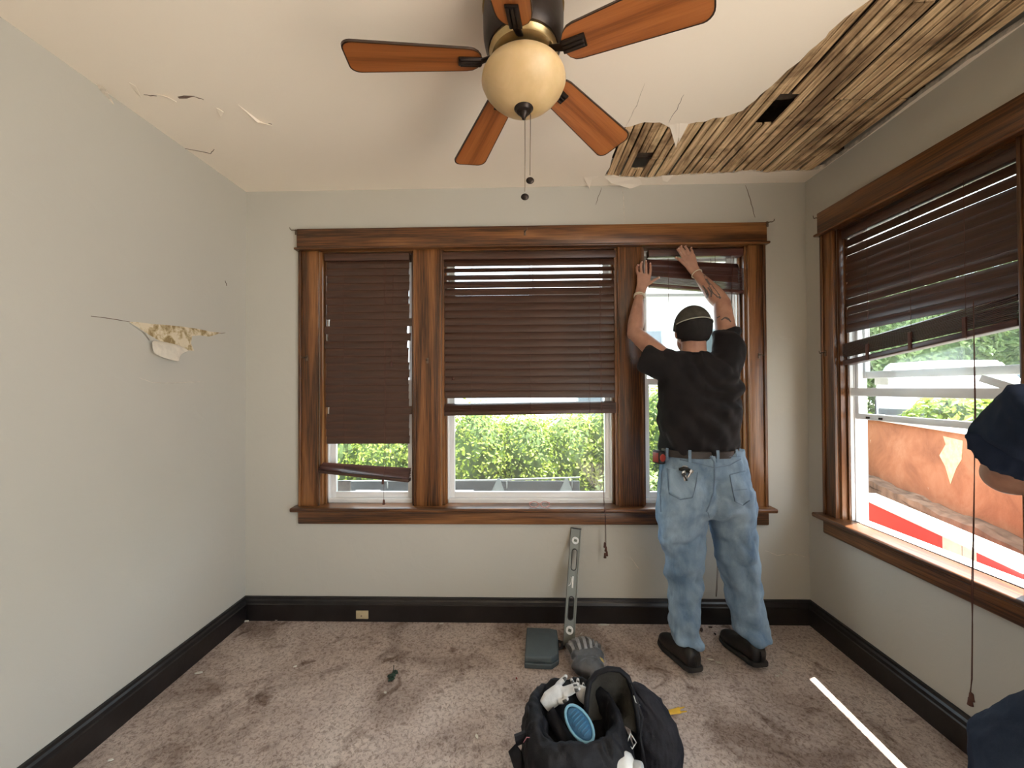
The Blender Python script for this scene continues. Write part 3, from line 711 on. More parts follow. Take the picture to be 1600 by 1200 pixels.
# parked cars (raised street)
m_carw = plain('white_car_paint', (.80, .81, .82), .25, var=.02, Coat_Weight=.6); m_tyre = plain('tyre_rubber', (.02, .02, .02), .85); m_trim = plain('dark_car_trim', (.06, .065, .07), .5)
street = struct('street', MB().box(5.2, 22, 4.6, 20, GZ, .47).box(8.4, 22, -4, 4.6, GZ, .47), plain('asphalt', (.22, .22, .21), .95, var=.2))
def car(x, y, rz, label):
    r = empty('car', (x, y, .47), rz, label=label, cat='car')
    # side profile (length along local x), extruded with tumblehome
    lo = [(-2.25,.35),(-2.28,.62),(-2.2,.92),(-1.75,.98),(-1.15,1.40),(.35,1.44),(1.05,1.02),(1.95,.90),(2.22,.70),(2.25,.35)]
    n_ = len(lo); rs_ = []
    for yy, s_, zt in ((-.88, .97, .97), (-.86, 1, 1), (0, 1.01, 1.02), (.86, 1, 1), (.88, .97, .97)):
        rs_.append([V((px*s_, yy*(1 if pz < 1 else .80), pz*zt)) for px, pz in lo])
    MB().rings(rs_).build('body', m_carw, r, bevel=.04, seg=3)
    gp = [(-1.62,1.0),(-1.12,1.36),(.30,1.39),(.92,1.03)]
    for s_ in (-1, 1):
        MB().prism(gp, lambda p: V((p[0], s_*(.885-(p[1]-1)*.42), p[1])), lambda p: V((p[0], s_*(.80-(p[1]-1)*.42), p[1]))).build('side_glass', MAT['dim_glass'], r)
    MB().add([(-1.70,-.72,1.02),(-1.70,.72,1.02),(-1.2,.62,1.37),(-1.2,-.62,1.37),(-1.6,-.7,.96),(-1.6,.7,.96),(-1.1,.6,1.32),(-1.1,-.6,1.32)],[(0,1,2,3),(4,7,6,5),(0,4,5,1),(1,5,6,2),(2,6,7,3),(3,7,4,0)]).build('rear_glass', MAT['dim_glass'], r)
    MB().add([(1.00,-.72,1.05),(1.00,.72,1.05),(.42,.62,1.42),(.42,-.62,1.42),(.9,-.7,1.0),(.9,.7,1.0),(.35,.6,1.38),(.35,-.6,1.38)],[(0,1,2,3),(4,7,6,5),(0,4,5,1),(1,5,6,2),(2,6,7,3),(3,7,4,0)]).build('windscreen', MAT['dim_glass'], r)
    MB().box(-2.36, -2.2, -.86, .86, .34, .56).build('rear_bumper', m_trim, r, bevel=.04, seg=3)
    MB().box(-2.37, -2.35, -.16, .16, .58, .74).build('number_plate', plain('yellow_plate', (.75, .55, .08), .5), r)
    for a_ in (-1.4, 1.4):
        for s_ in (-1, 1):
            w_ = MB(); w_.rings([[V((a_+.33*cos(q*pi/12), s_*yy, .33+.33*sin(q*pi/12))) for q in range(24)] for yy in (.70, .90)]); w_.build('wheel', m_tyre, r, bevel=.02)
    return r
car(8.7, 8.3, rad(48), 'white car with a yellow plate parked nearest the orange wall')
car(12.6, 9.6, rad(100), 'white car parked further right behind the bushes')

# porch outside the side window, running off at an angle
pd = V((2.48-2.947, 1.957-3.22, 0)).normalized(); pn = V((-pd.y, pd.x, 0))
if pn.x < 0: pn = -pn
w0 = V((2.947, 3.22, 0))-pd*.35; w1 = w0+pd*2.5
def slab(a_, b2, off0, off1, z0, z1):
    c_ = [a_+pn*off0, b2+pn*off0, b2+pn*off1, a_+pn*off1]
    return [V((p.x, p.y, z0)) for p in c_]+[V((p.x, p.y, z1)) for p in c_], [(0,3,2,1),(4,5,6,7),(0,1,5,4),(1,2,6,5),(2,3,7,6),(3,0,4,7)]
m, t, b = nt('peeling_orange_stucco'); vec = coords(t)
c = ramp(t, noise(t, vec, 3.2, 6, .65, .7), [(.3, (.24, .085, .04)), (.52, (.36, .135, .065)), (.72, (.44, .20, .11))])
pe = ramp(t, noise(t, coords(t, (1, 1, .62)), 5.2, 6, .6, .9), [(.685, (0, 0, 0)), (.70, (1, 1, 1))])
c = mix(t, pe, c, (.75, .66, .52)); t.links.new(c, b.inputs['Base Color']); b.inputs['Roughness'].default_value = .9
bump(t, b, noise(t, vec, 14, 5), .5, .01); MAT['stucco'] = m
MAT['cap'] = plain('white_cap_paint', (.75, .73, .70), .7, bmp=.2)
pw = empty('porch_wall', w0.lerp(w1, .5)+V((0, 0, GZ)), label='peeling orange painted porch wall outside the side window', cat='wall')
def pch(name, vf, mat_, **k):
    o = MB().add(*vf).build(name, mat_, None, **k); o.parent = pw; o.matrix_parent_inverse = M4.Translation(-pw.location); return o
pch('stucco_body', slab(w0, w1, 0, .14, GZ, 1.135), MAT['stucco'], bevel=.008)
pch('wall_cap', slab(w0-pd*.02, w1, -.03, .17, 1.135, 1.165), MAT['cap'], bevel=.006)
pp_ = [(-.30,.0),(-.06,.02),(-.10,-.06),(-.04,-.13),(-.11,-.20),(-.16,-.32),(-.20,-.22),(-.27,-.12)]
ctr = V((0,0,0)); hit = at(1480, 700, z=1.0)
# bare white scar in the stucco
hitd = (V((hit.x, hit.y, 0))-w0).dot(pd)
k0 = w0+pd*1.05
pp_ = [(a_*.72+random.uniform(-.014, .014), z_*.85+random.uniform(-.014, .014)) for a_, z_ in pp_ for _ in (0,)]
vsc = [k0+pd*(-a_*1.1)+pn*(-.0015)+V((0, 0, 1.09+z_)) for a_, z_ in pp_]
nb = len(vsc); vb = [p+pn*.004 for p in vsc]
tri = tessellate_polygon([[V((a_, z_, 0)) for a_, z_ in pp_]])
o = MB().add(vsc+vb, [tuple(q) for q in tri]+[(i, (i+1) % nb, nb+(i+1) % nb, nb+i) for i in range(nb)]).build('peeled_patch', plain('peeled_plaster', (.62, .50, .32), .9, var=.25, scale=30, bmp=.5), None)
o.parent = pw; o.matrix_parent_inverse = M4.Translation(-pw.location)
m_dirt = plain('brown_dirt', (.20, .125, .085), .98, var=.5, scale=7, bmp=.6)
ps = struct('porch_floor', MB().add(*slab(w0, w1, -1.6, 0, GZ, .56)), m_dirt)
# keep the slab clear of the house wall: cut to outside the wall plane
bm = bmesh.new(); bm.from_mesh(ps.data)
bmesh.ops.bisect_plane(bm, geom=bm.verts[:]+bm.edges[:]+bm.faces[:], plane_co=(XR+.135, 0, 0), plane_no=(1, 0, 0), clear_inner=True)
bmesh.ops.holes_fill(bm, edges=[e for e in bm.edges if e.is_boundary]); bm.to_mesh(ps.data); bm.free()
mb = MB().add(*slab(w0, w1, -.12, 0, .558, .66))
o = mb.build('dirt_ridge', m_dirt, pw); 
bm = bmesh.new(); bm.from_mesh(o.data); bmesh.ops.subdivide_edges(bm, edges=bm.edges[:], cuts=24, use_grid_fill=True); bm.to_mesh(o.data); bm.free()
warp(o, lambda c_, n_: c_+V((0, 0, (.03*mn.noise(c_*9)+.02*mn.noise(c_*27)) if c_.z > .62 else 0))); o.parent = pw; o.matrix_parent_inverse = M4.Translation(-pw.location)
# striped barricade board lying on the porch floor right outside the window
b0 = at(1377, 790, z=.73); b1 = at(1600, 892, z=.73); bd = (b1-b0).normalized(); bn = V((-bd.y, bd.x, 0))
if bn.x < 0: bn = -bn
a0 = b0-bd*.30; a1 = b1+bd*.0
bb = empty('barricade_board', (a0+a1)/2*1.0+V((0, 0, 0)), label='red and white striped board with a white top lying outside the side window', cat='board')
bb.location.z = .56
def bpart(name, s0, s1, o0, o1, z0, z1, mat_):
    c_ = [a0+bd*s0+bn*o0, a0+bd*s1+bn*o0, a0+bd*s1+bn*o1, a0+bd*s0+bn*o1]
    vs_ = [V((p.x, p.y, z0)) for p in c_]+[V((p.x, p.y, z1)) for p in c_]
    o = MB().add(vs_, [(0,3,2,1),(4,5,6,7),(0,1,5,4),(1,2,6,5),(2,3,7,6),(3,0,4,7)]).build(name, mat_, None); o.parent = bb; o.matrix_parent_inverse = M4.Translation(-bb.location); return o
L_ = (a1-a0).length
bpart('white_top', 0, L_, -.004, .13, .718, .73, MAT['cap'])
m_red = plain('red_board_paint', (.50, .02, .018), .5, var=.12, scale=8); m_pink = plain('cream_board_paint', (.72, .60, .52), .6)
cuts = [0, .30+.44, .30+.55, .30+.62, L_]
mats = [m_red, m_pink, m_pink, m_red]
names = ['red_stripe', 'white_stripe', 'white_stripe', 'red_stripe']
for i in range(4):
    bpart(names[i], cuts[i], cuts[i+1]-(.004 if i == 1 else 0), 0, .12, .561, .718, mats[i])
# ------------------------------------------------------------------ ceiling fan
FX, FY = .014, 1.178
fan = empty('ceiling_fan', (FX, FY, H-.001), label='five blade ceiling fan with bronze motor, reddish wood blades and amber glass bowl', cat='ceiling fan')
def fz(z): return z-(H-.001)
MB().lathe([(.001, fz(2.655)), (.085, fz(2.655)), (.088, fz(2.640)), (.070, fz(2.615)), (.060, fz(2.60))], n=40).build('ceiling_canopy', MAT['metal_dark'], fan, smooth='auto')
MB().lathe([(.055, fz(2.612)), (.105, fz(2.610)), (.121, fz(2.595)), (.124, fz(2.56)), (.123, fz(2.50)), (.118, fz(2.475)), (.108, fz(2.462)), (.060, fz(2.458))], n=48).build('motor_housing', MAT['metal_dark'], fan, smooth='auto')
MB().lathe([(.121, fz(2.598)), (.1265, fz(2.594)), (.1265, fz(2.589)), (.121, fz(2.586))], n=48).build('brass_band', MAT['brass'], fan, smooth='auto')
MB().lathe([(.05, fz(2.462)), (.104, fz(2.462)), (.106, fz(2.455)), (.099, fz(2.446)), (.098, fz(2.44)), (.088, fz(2.434)), (.05, fz(2.433))], n=48).build('switch_housing', MAT['brass'], fan, smooth='auto')
MB().lathe([(.03, fz(2.435)), (.072, fz(2.435)), (.075, fz(2.42)), (.070, fz(2.40)), (.095, fz(2.393)), (.03, fz(2.39))], n=40).build('light_fitter', MAT['metal_dark'], fan, smooth='auto')
m, t, b = nt('amber_scavo_glass'); vec = coords(t)
t.links.new(ramp(t, noise(t, vec, 9, 5, .6, .4), [(.3, (.50, .34, .16)), (.7, (.66, .48, .26))]), b.inputs['Base Color']); b.inputs['Roughness'].default_value = .38
b.inputs['Subsurface Weight'].default_value = .3; b.inputs['Subsurface Radius'].default_value = (.03, .02, .01); MAT['amber'] = m
MB().lathe([(.09, fz(2.398)), (.112, fz(2.396)), (.122, fz(2.386)), (.128, fz(2.373)), (.1295, fz(2.362)), (.122, fz(2.345)), (.109, fz(2.328)), (.093, fz(2.312)), (.076, fz(2.299)), (.058, fz(2.289)), (.04, fz(2.283)), (.018, fz(2.281))], n=56).build('glass_bowl', MAT['amber'], fan, smooth=True)
MB().lathe([(.001, fz(2.292)), (.030, fz(2.289)), (.031, fz(2.283)), (.024, fz(2.278)), (.022, fz(2.272)), (.014, fz(2.268)), (.013, fz(2.262)), (.007, fz(2.256)), (.006, fz(2.250)), (.001, fz(2.248))], n=28).build('finial', MAT['metal_dark'], fan, smooth='auto')
m_bl = wood('cherry_fan_blade', 'x', (.22, .066, .015), (.32, .10, .024), (.39, .13, .034), .32, .9, .3)
m_edge = plain('dark_blade_edge', (.03, .014, .008), .4)
for k in range(5):
    an = rad(188.6-72*k)
    r0, r1, w0_, w1_ = .128, .528, .105, .142
    outl = []
    for q in range(9): # root end
        a_ = pi/2+pi*q/8; outl.append((r0+.045+.045*cos(a_), w0_/2*sin(a_)))
    def corner(cx, cy, rr, a0_, a1_): return [(cx+rr*cos(a0_+(a1_-a0_)*q/5), cy+rr*sin(a0_+(a1_-a0_)*q/5)) for q in range(6)]
    outl += corner(r1-.03, -w1_/2+.03, .03, -pi/2, 0)+corner(r1-.03, w1_/2-.03, .03, 0, pi/2)
    mb = MB(); mb.prism(outl, lambda p: V((p[0], p[1], -.003)), lambda p: V((p[0], p[1], .003)))
    for i in range(len(mb.m)):
        if len(mb.f[i]) == 4: mb.m[i] = 1
    # darkened rim on the lower face
    inn = [(r0+.045+(px-r0-.045)*.985-.0, py*.945) if px < r0+.2 else (px-.004, py*.945) for px, py in outl]
    bl_o = link('blade', mb.mesh('blade'), [m_bl, m_edge], fan)
    n_ = len(outl); rim = MB().add([V((p[0], p[1], -.0034)) for p in outl]+[V((p[0], p[1], -.0034)) for p in inn]+[V((p[0], p[1], -.0029)) for p in outl]+[V((p[0], p[1], -.0029)) for p in inn],
        [(i, (i+1) % n_, n_+(i+1) % n_, n_+i) for i in range(n_)]+[(2*n_+i, 3*n_+i, 3*n_+(i+1) % n_, 2*n_+(i+1) % n_) for i in range(n_)])
    ro = rim.build('blade_rim', m_edge, bl_o)
    mtx = M4.Translation(V((0, 0, fz(2.432)))) @ M4.Rotation(an, 4, 'Z') @ M4.Rotation(rad(4.6), 4, 'Y') @ M4.Rotation(rad(-11), 4, 'X')
    bl_o.matrix_local = mtx
    br_ = MB()
    br_.tube([(.080, 0, .012), (.105, 0, .004), (.135, 0, -.006)], [(.012, .004), (.012, .004), (.014, .004)], 10)
    for q, yy in enumerate((-.012, 0, .012)): br_.tube([(.132, yy, -.008), (.195, yy, -.008)], .0062, 8)
    br_.box(.128, .200, -.019, .019, -.009, -.0032)
    br_.build('blade_bracket', MAT['metal_dark'], bl_o, smooth=False, bevel=.002)
m_ch = plain('pull_chain_metal', (.20, .15, .10), .4, .8)
for dx, ze, kz in ((.002, 2.022, 2.006), (.018, 2.072, 2.056)):
    c_ = MB().tube([(dx*1.1+.001, -.004, fz(2.262)), (dx+.001, -.005, fz((2.26+ze)/2)), (dx, -.005, fz(ze))], .0011, 6).build('pull_chain', m_ch, fan, smooth=True)
    MB().ell((dx, -.005, fz(kz)), .0125, .005, .0105, 16, 10).build('pull_knob', MAT['metal_dark'], c_, smooth=True)

# ------------------------------------------------------------------ small things
def outlet():
    o = empty('outlet', at(566, 966, y=D-.024), label='beige electrical outlet in the black baseboard under the left window', cat='outlet')
    o.location.y = D-.0215; o.location.z = .045
    MB().box(-.038, .038, -.006, 0, -.025, .025).build('cover_plate', plain('beige_plastic', (.48, .39, .24), .5), o, bevel=.003)
    MB().box(-.008, .000, -.0075, -.0055, -.010, -.002).build('socket_hole', MAT['crack'], o)
outlet()
# spectacles on the stool
gl_ = at(843, 783, y=2.31); gl_.z = .7025
sp = empty('spectacles', gl_, label='pink rimmed reading glasses resting on the middle window stool', cat='glasses')
m_pk = plain('pink_frame_plastic', (.55, .26, .24), .3)
for s_ in (-1, 1):
    MB().tube([(s_*.033+.026*cos(q*2*pi/16), -.002*abs(cos(q*2*pi/16)), .019+.017*sin(q*2*pi/16)) for q in range(17)], .0023, 7, caps=False).build('rim', m_pk, sp, smooth=True)
    MB().tube([(s_*.059, 0, .026), (s_*.062, .02, .024), (s_*.050, .055, .012), (s_*.035, .085, .003)], .0018, 7).build('temple_arm', m_pk, sp, smooth=True)
    MB().rings([[V((s_*.033+.0255*cos(q*pi/8), yy, .019+.0165*sin(q*pi/8))) for q in range(16)] for yy in (-.0005, .0005)]).build('lens', MAT['glass'], sp)
MB().tube([(-.008, -.001, .022), (0, -.003, .026), (.008, -.001, .022)], .0017, 7).build('bridge', m_pk, sp, smooth=True)

# spirit level leaning against the wall
lv_b = at(886, 1006, z=0); lv_t = V((.331, D-.003, .566)); lv_b = V((.252, 2.118, .003))
ax_ = (lv_t-lv_b).normalized(); fn = V((0, -1, 0)); fn = (fn-ax_*fn.dot(ax_)).normalized(); sd_ = ax_.cross(fn).normalized()
if sd_.x < 0: sd_ = -sd_
LL = (lv_t-lv_b).length
lvl = empty('spirit_level', (0, 0, 0), label='grey aluminium spirit level leaning on the wall under the middle window', cat='spirit level')
back = -fn
R_ = M4((( sd_.x, back.x, ax_.x, lv_b.x), (sd_.y, back.y, ax_.y, lv_b.y), (sd_.z, back.z, ax_.z, lv_b.z), (0, 0, 0, 1)))
lvl.matrix_world = R_
m_al = plain('grey_anodised_aluminium', (.17, .175, .155), .45, .3, var=.08, scale=12); m_lbk = plain('black_level_plastic', (.012, .012, .012), .5)
def stad(cx, cz, hw, hh, n=8):
    return [(cx+hw*cos(a_), cz+(hh-hw)+hw*sin(a_)) for a_ in [pi*q/n for q in range(n+1)]]+[(cx+hw*cos(a_), cz-(hh-hw)+hw*sin(a_)) for a_ in [pi+pi*q/n for q in range(n+1)]]
HW = .0285
mb = MB(); out = [(-HW, .006), (HW, .006), (HW, LL-.006), (-HW, LL-.006)]
holes = [stad(0, LL*.715, .0145, .058), stad(0, LL*.305, .0145, .058)]
pts_ = out+[p for h_ in holes for p in h_]
tri = tessellate_polygon([[V((p[0], p[1], 0)) for p in out]]+[[V((p[0], p[1], 0)) for p in h_] for h_ in holes])
k_ = len(pts_); TY = .004
mb.add([(p[0], -TY+.0, p[1]) for p in pts_]+[(p[0], TY, p[1]) for p in pts_], [tuple(q) for q in tri]+[tuple(k_+i for i in reversed(q)) for q in tri])
st_ = 4
for h_ in holes:
    n_ = len(h_); mb.add([(p[0], -TY, p[1]) for p in h_]+[(p[0], TY, p[1]) for p in h_], [(i, (i+1) % n_, n_+(i+1) % n_, n_+i) for i in range(n_)])
mb.box(-HW-.0015, -HW+.004, -.011, .011, .006, LL-.006).box(HW-.004, HW+.0015, -.011, .011, .006, LL-.006)
mb.build('web', m_al, lvl)
for z0_ in (0, LL-.006): MB().box(-HW-.003, HW+.003, -.0115, .0115, z0_, z0_+.006).build('end_cap', m_lbk, lvl, bevel=.001)
for h_ in holes:
    MB().tube([(p[0]*1.0, -TY-.001, p[1]) for p in h_]+[(h_[0][0], -TY-.001, h_[0][1])], .0026, 6, caps=False).build('grip_edge', m_lbk, lvl, smooth=True)
m_wh = plain('white_level_plastic', (.8, .8, .78), .4); m_vial = plain('vial', (.10, .11, .09), .2)
for zc in (LL*.885, LL*.13):
    rg = MB().rings([[V((r_*cos(q*pi/14), yy, zc+r_*sin(q*pi/14))) for q in range(28)] for yy, r_ in ((-.002, .021), (-.009, .0205), (-.009, .012), (-.005, .0115))]).build('vial_ring', m_wh, lvl, smooth='auto')
    a0 = MB(); a0.mbox(M4.Translation(V((0, -.0085, zc))) @ M4.Rotation(rad(12), 4, 'Y'), .017, .003, .015); a0.build('vial', m_vial, rg)
MB().box(-.004, .004, -.008, -.003, LL*.47, LL*.57).build('centre_vial', m_wh, lvl, bevel=.001)
MB().tube([(-.012, -.006, LL*.56), (-.018+.012, -.006, LL*.545), (-.012, -.006, LL*.50), (-.022, -.006, LL*.485)], .0018, 6).build('vial_clip', m_wh, lvl)

# grey blue tool case lying on the carpet
cs = empty('tool_case', (.105, 2.075, .001), rad(-3), label='blue-grey plastic tool case lying flat beside the spirit level', cat='tool case')
m_case = plain('blue_grey_plastic', (.075, .10, .115), .55, bmp=.1, var=.08)
co_ = [(-.088, -.125), (.050, -.125), (.088, -.085), (.090, .115), (.045, .125), (-.088, .125)]
MB().prism(co_, lambda p: V((p[0], p[1], 0)), lambda p: V((p[0], p[1], .027))).build('case_base', m_case, cs, bevel=.006, seg=3)
MB().prism(co_, lambda p: V((p[0]*.985, p[1]*.985, .029)), lambda p: V((p[0]*.96, p[1]*.97, .058))).build('case_lid', m_case, cs, bevel=.007, seg=3)
MB().tube([(.089, -.01, .030), (.108, 0, .030), (.110, .045, .030), (.089, .055, .030)], .007, 8).build('handle', m_lbk, cs, smooth=True)
MB().box(.083, .092, .012, .034, .016, .044).build('latch', m_lbk, cs, bevel=.002)

# bundle of knitted gloves in clear wrap
gp_ = empty('glove_pack', (.325, 2.02, .001), label='bundle of grey and black work gloves in clear plastic on the carpet', cat='glove pack')
m_gg = fabric('grey_knit', (.28, .28, .29), (.48, .48, .49), 30, 300, .9, .5, .3); m_gb = plain('black_rubber_coating', (.014, .014, .016), .28, bmp=.4)
random.seed(9)
mb = MB(); mb.ell((0, -.10, .040), .082, .07, .040, 24, 14); mb.ell((.01, -.03, .045), .085, .06, .044, 24, 14)
o = mb.build('folded_cuffs', m_gb, gp_, smooth=True); fuse(o, .006, 4); warp(o, lambda c_, n_: c_+n_*.006*mn.noise(c_*38)); 
for q in range(11):
    f_ = (q-5)/5.; xx = f_*.078
    lay = .030+.042*(1-f_*f_)
    pts_ = [(xx*.75, -.04, lay+.012), (xx*.95, .02, lay+.018), (xx*1.1, .06, lay*.9+.010), (xx*1.12, .085+.008*random.random()-.018*f_*f_, lay*.65+.006)]
    MB().tube(pts_, [.0125, .0125, .0115, .007], 10).build('glove_finger', m_gg if q % 2 else m_gb, gp_, smooth=True)
m_wrap, t, b = nt('clear_wrap'); b.inputs['Roughness'].default_value = .08; b.inputs['Alpha'].default_value = .12; b.inputs['Base Color'].default_value = (.8, .82, .85, 1)
b.inputs['Specular IOR Level'].default_value = 1.
bump(t, b, noise(t, coords(t), 34, 5, .6, 1.5), 1., .02)
mb = MB(); mb.ell((0, -.035, .052), .103, .125, .055, 40, 22)
o = mb.build('plastic_wrap', m_wrap, gp_, smooth=True); warp(o, lambda c_, n_: V((c_.x, c_.y, max(.002, c_.z)))+n_*(.006*abs(mn.noise(c_*24))+.004*mn.noise(c_*60)))
MB().mbox(M4.Translation(V((.070, -.060, .060))) @ M4.Rotation(rad(40), 4, 'Y') @ M4.Rotation(rad(20), 4, 'Z'), .02, .055, .002).build('yellow_tag', plain('yellow_tag_card', (.65, .45, .06), .6), gp_)

# yellow pry bars
m_y = plain('yellow_painted_steel', (.70, .42, .03), .4, bmp=.15, var=.1)
def bar(name, pts, wds, lab, cat):
    o = empty(name, pts[0], label=lab, cat=cat); c0 = V(pts[0]); 
    MB().tube([V(p)-c0 for p in pts], wds, 6).build('bar', m_y, o, bevel=.0015)
    return o, c0
o, c0 = bar('pry_bar', [(.56, 1.672, .012), (.60, 1.682, .012), (.655, 1.694, .014), (.682, 1.690, .024)], [(.009, .009), (.010, .008), (.014, .006), (.017, .004)], 'short yellow claw bar poking out behind the backpack', 'pry bar')
for s_ in (-1, 1):
    MB().tube([V((.678, 1.690+s_*.008, .022))-c0, V((.702, 1.683+s_*.012, .034))-c0], [(.005, .003), (.003, .0015)], 6).build('claw', m_y, o)
MB().tube([V((.562, 1.672, .012))-c0, V((.585, 1.678, .012))-c0], .0115, 8).build('black_sleeve', m_lbk, o)
a_, b2 = at(1052, 1143, z=.012), at(1098, 1199, z=.012); dd = (b2-a_).normalized()
o, c0 = bar('wrecking_bar', [tuple(a_-dd*.0), tuple(a_), tuple(b2), tuple(b2+dd*.30), tuple(b2+dd*.34+V((0, 0, .02)))], [(.010, .008)]*4+[(.014, .004)], 'long yellow bar lying on the carpet right of the backpack', 'pry bar')
MB().tube([b2+dd*.16-c0, b2+dd*.26-c0], .0125, 8).build('black_sleeve', m_lbk, o)

# litter on the carpet
m_chip = plain('plaster_chip', (.70, .66, .58), .9, bmp=.3); m_chipd = plain('dark_chip', (.05, .03, .025), .9)
def chip(u, v, lab, sz=.012, mat_=m_chip, cat='plaster chip', ln=1.6, rz=None, group=None, name='plaster_chip'):
    p = at(u, v, z=0.002); rz = random.uniform(0, 3) if rz is None else rz
    k_ = 6; pl = [(sz*ln*cos(2*pi*q/k_)*random.uniform(.6, 1.1), sz*.55*sin(2*pi*q/k_)*random.uniform(.6, 1.2)) for q in range(k_)]
    o = MB().prism(pl, lambda p_: V((p_[0], p_[1], random.uniform(0, .002))), lambda p_: V((p_[0], p_[1], .004+random.uniform(0, .003)))).build(name, mat_)
    o.location = p; o.rotation_euler = (random.uniform(-.1, .1), random.uniform(-.1, .1), rz); tag(o, lab, cat, group); return o
chip(310, 1052, 'white plaster chip near the left baseboard', .013, ln=1.9, rz=.3)
chip(384, 971, 'thin pale chip in the far left corner of the carpet', .012, ln=2.4, rz=.1)
chip(434, 969, 'long pale sliver against the back baseboard left of the outlet', .012, ln=2.6, rz=0)
chip(690, 975, 'white sliver against the back baseboard right of the outlet', .012, ln=1.8, rz=.5)
chip(461, 1042, 'tiny white crumb on the left part of the carpet', .005)
chip(602, 1083, 'small white crumb just in front of the dark green scrap', .007)
chip(530, 1005, 'tiny white crumb between the outlet and the green scrap', .005)
chip(745, 1152, 'pale curl of paper on the front carpet left of the backpack', .014, ln=1)
chip(172, 1189, 'tiny white crumb at the lower left carpet edge', .006)
chip(943, 977, 'flat pale chip at the baseboard left of the man', .012, ln=2.6, rz=0)
chip(908, 991, 'pale crumb between level and glove bundle', .006, ln=1.6)
chip(1110, 1031, 'pale splinter of plaster between the shoes of the man', .009, ln=1.6, rz=-.3)
chip(1123, 1036, 'second splinter right of the first between the shoes', .010, ln=1.7, rz=-.4)
for u, v, l_ in ((1221, 1053, 'second from the left'), (1229, 1048, 'third from the left'), (1238, 1043, 'rightmost and largest'), (1214, 1057, 'leftmost')): chip(u, v, 'pale crumb beside the right shoe, %s of the four' % l_, .006, group='crumbs beside the right shoe')
chip(1096, 985, 'dark reddish flake at the baseboard between the legs', .013, m_chipd, 'paint flake', 1.8, name='paint_flake')
chip(1110, 981, 'larger dark flake right beside the reddish one between the legs', .012, m_chipd, 'paint flake', 1.2, name='paint_flake')
chip(1117, 991, 'lone dark flake in front of the others between the legs', .010, m_chipd, 'paint flake', 1.1, name='paint_flake')
chip(807, 1061, 'tiny red scrap on the carpet in front of the tool case', .005, plain('red_scrap', (.3, .02, .02), .7), 'scrap', name='red_scrap')
g_ = at(611, 1060, z=0)
sc_ = MB(); random.seed(21)
for q in range(9):
    a_ = random.uniform(0, 6.28); r_ = random.uniform(.004, .022); c_ = V((r_*cos(a_), r_*1.4*sin(a_), .008+random.uniform(0, .014)))
    sc_.mbox(M4.Translation(c_) @ M4.Rotation(random.uniform(0, 3), 4, 'Z') @ M4.Rotation(random.uniform(-.7, .7), 4, 'X'), .022, .013, .004)
sc_.tube([(0, 0, .01), (.006, .02, .028), (.004, .028, .045)], .002, 5)
o = sc_.build('crumpled_scrap', plain('dark_green_plastic', (.015, .035, .022), .45, var=.4)); o.location = g_; tag(o, 'crumpled dark green scrap lying alone on the carpet', 'scrap')

# ------------------------------------------------------------------ backpack with its contents
PX, PY = .20, 1.42
bp = empty('backpack', (PX, PY, 0), label='open black backpack stuffed with gear lying on the carpet at the front', cat='backpack')
def wrinkle(o, amp, sc, floor=None, sh=V((0, 0, 0))):
    def f(c_, n_):
        p = c_*sc+sh; w1 = mn.noise(p+V((0, 0, 7))); w2 = mn.noise(p*2.3)
        q = c_+n_*(amp*w1+amp*.5*(1-abs(w2)*2))
        if floor is not None: q.z = max(floor, q.z)
        return q
    warp(o, f)
def sleeve(pts, rr, n=24): return MB().tube(pts, rr, n)
# main shell: a slumped sack, mouth open upward
def ringz(cx, cy, z, rx, ry, n=36, pw=2.6, rz=0, tx=0, ty=0):
    out = []
    for q in range(n):
        a_ = 2*pi*q/n; c_, s_ = cos(a_), sin(a_)
        x = rx*math.copysign(abs(c_)**(2/pw), c_); y = ry*math.copysign(abs(s_)**(2/pw), s_)
        xx = x*cos(rz)-y*sin(rz); yy = x*sin(rz)+y*cos(rz)
        out.append(V((cx+xx, cy+yy, z+tx*xx+ty*yy)))
    return out
rs_ = [ringz(.0, -.02, .003, .16, .12), ringz(0, -.02, .02, .19, .15), ringz(0, -.01, .10, .20, .16, rz=.1), ringz(-.01, 0, .17, .185, .15, rz=.1), ringz(-.015, .01, .215, .165, .135, rz=.1, ty=.15), ringz(-.01, .02, .232, .150, .122, rz=.1, ty=.2),
       ringz(-.01, .02, .222, .135, .108, rz=.1, ty=.2), ringz(0, .01, .16, .13, .10), ringz(0, .0, .10, .12, .09)]
o = MB().rings(rs_).build('main_compartment', MAT['black_nylon'], bp, smooth=True)
md = o.modifiers.new('s', 'SUBSURF'); md.levels = 2; bake(o); wrinkle(o, .016, 13, .003)
# upright front flap seen from inside, on the right: domed sheet
def sheet(name, rows, th, mat_, par, sub=2, wr=(0, 1)):
    n_ = len(rows[0]); vs_ = [V(p) for r_ in rows for p in r_]
    fs_ = [(a_*n_+i, a_*n_+i+1, (a_+1)*n_+i+1, (a_+1)*n_+i) for a_ in range(len(rows)-1) for i in range(n_-1)]
    o = MB().add(vs_, fs_).build(name, mat_, par, smooth=True)
    md = o.modifiers.new('b', 'SUBSURF'); md.levels = sub; md.render_levels = sub
    md = o.modifiers.new('s', 'SOLIDIFY'); md.thickness = th; md.offset = 0
    bake(o)
    if wr[0]: wrinkle(o, *wr)
    return o
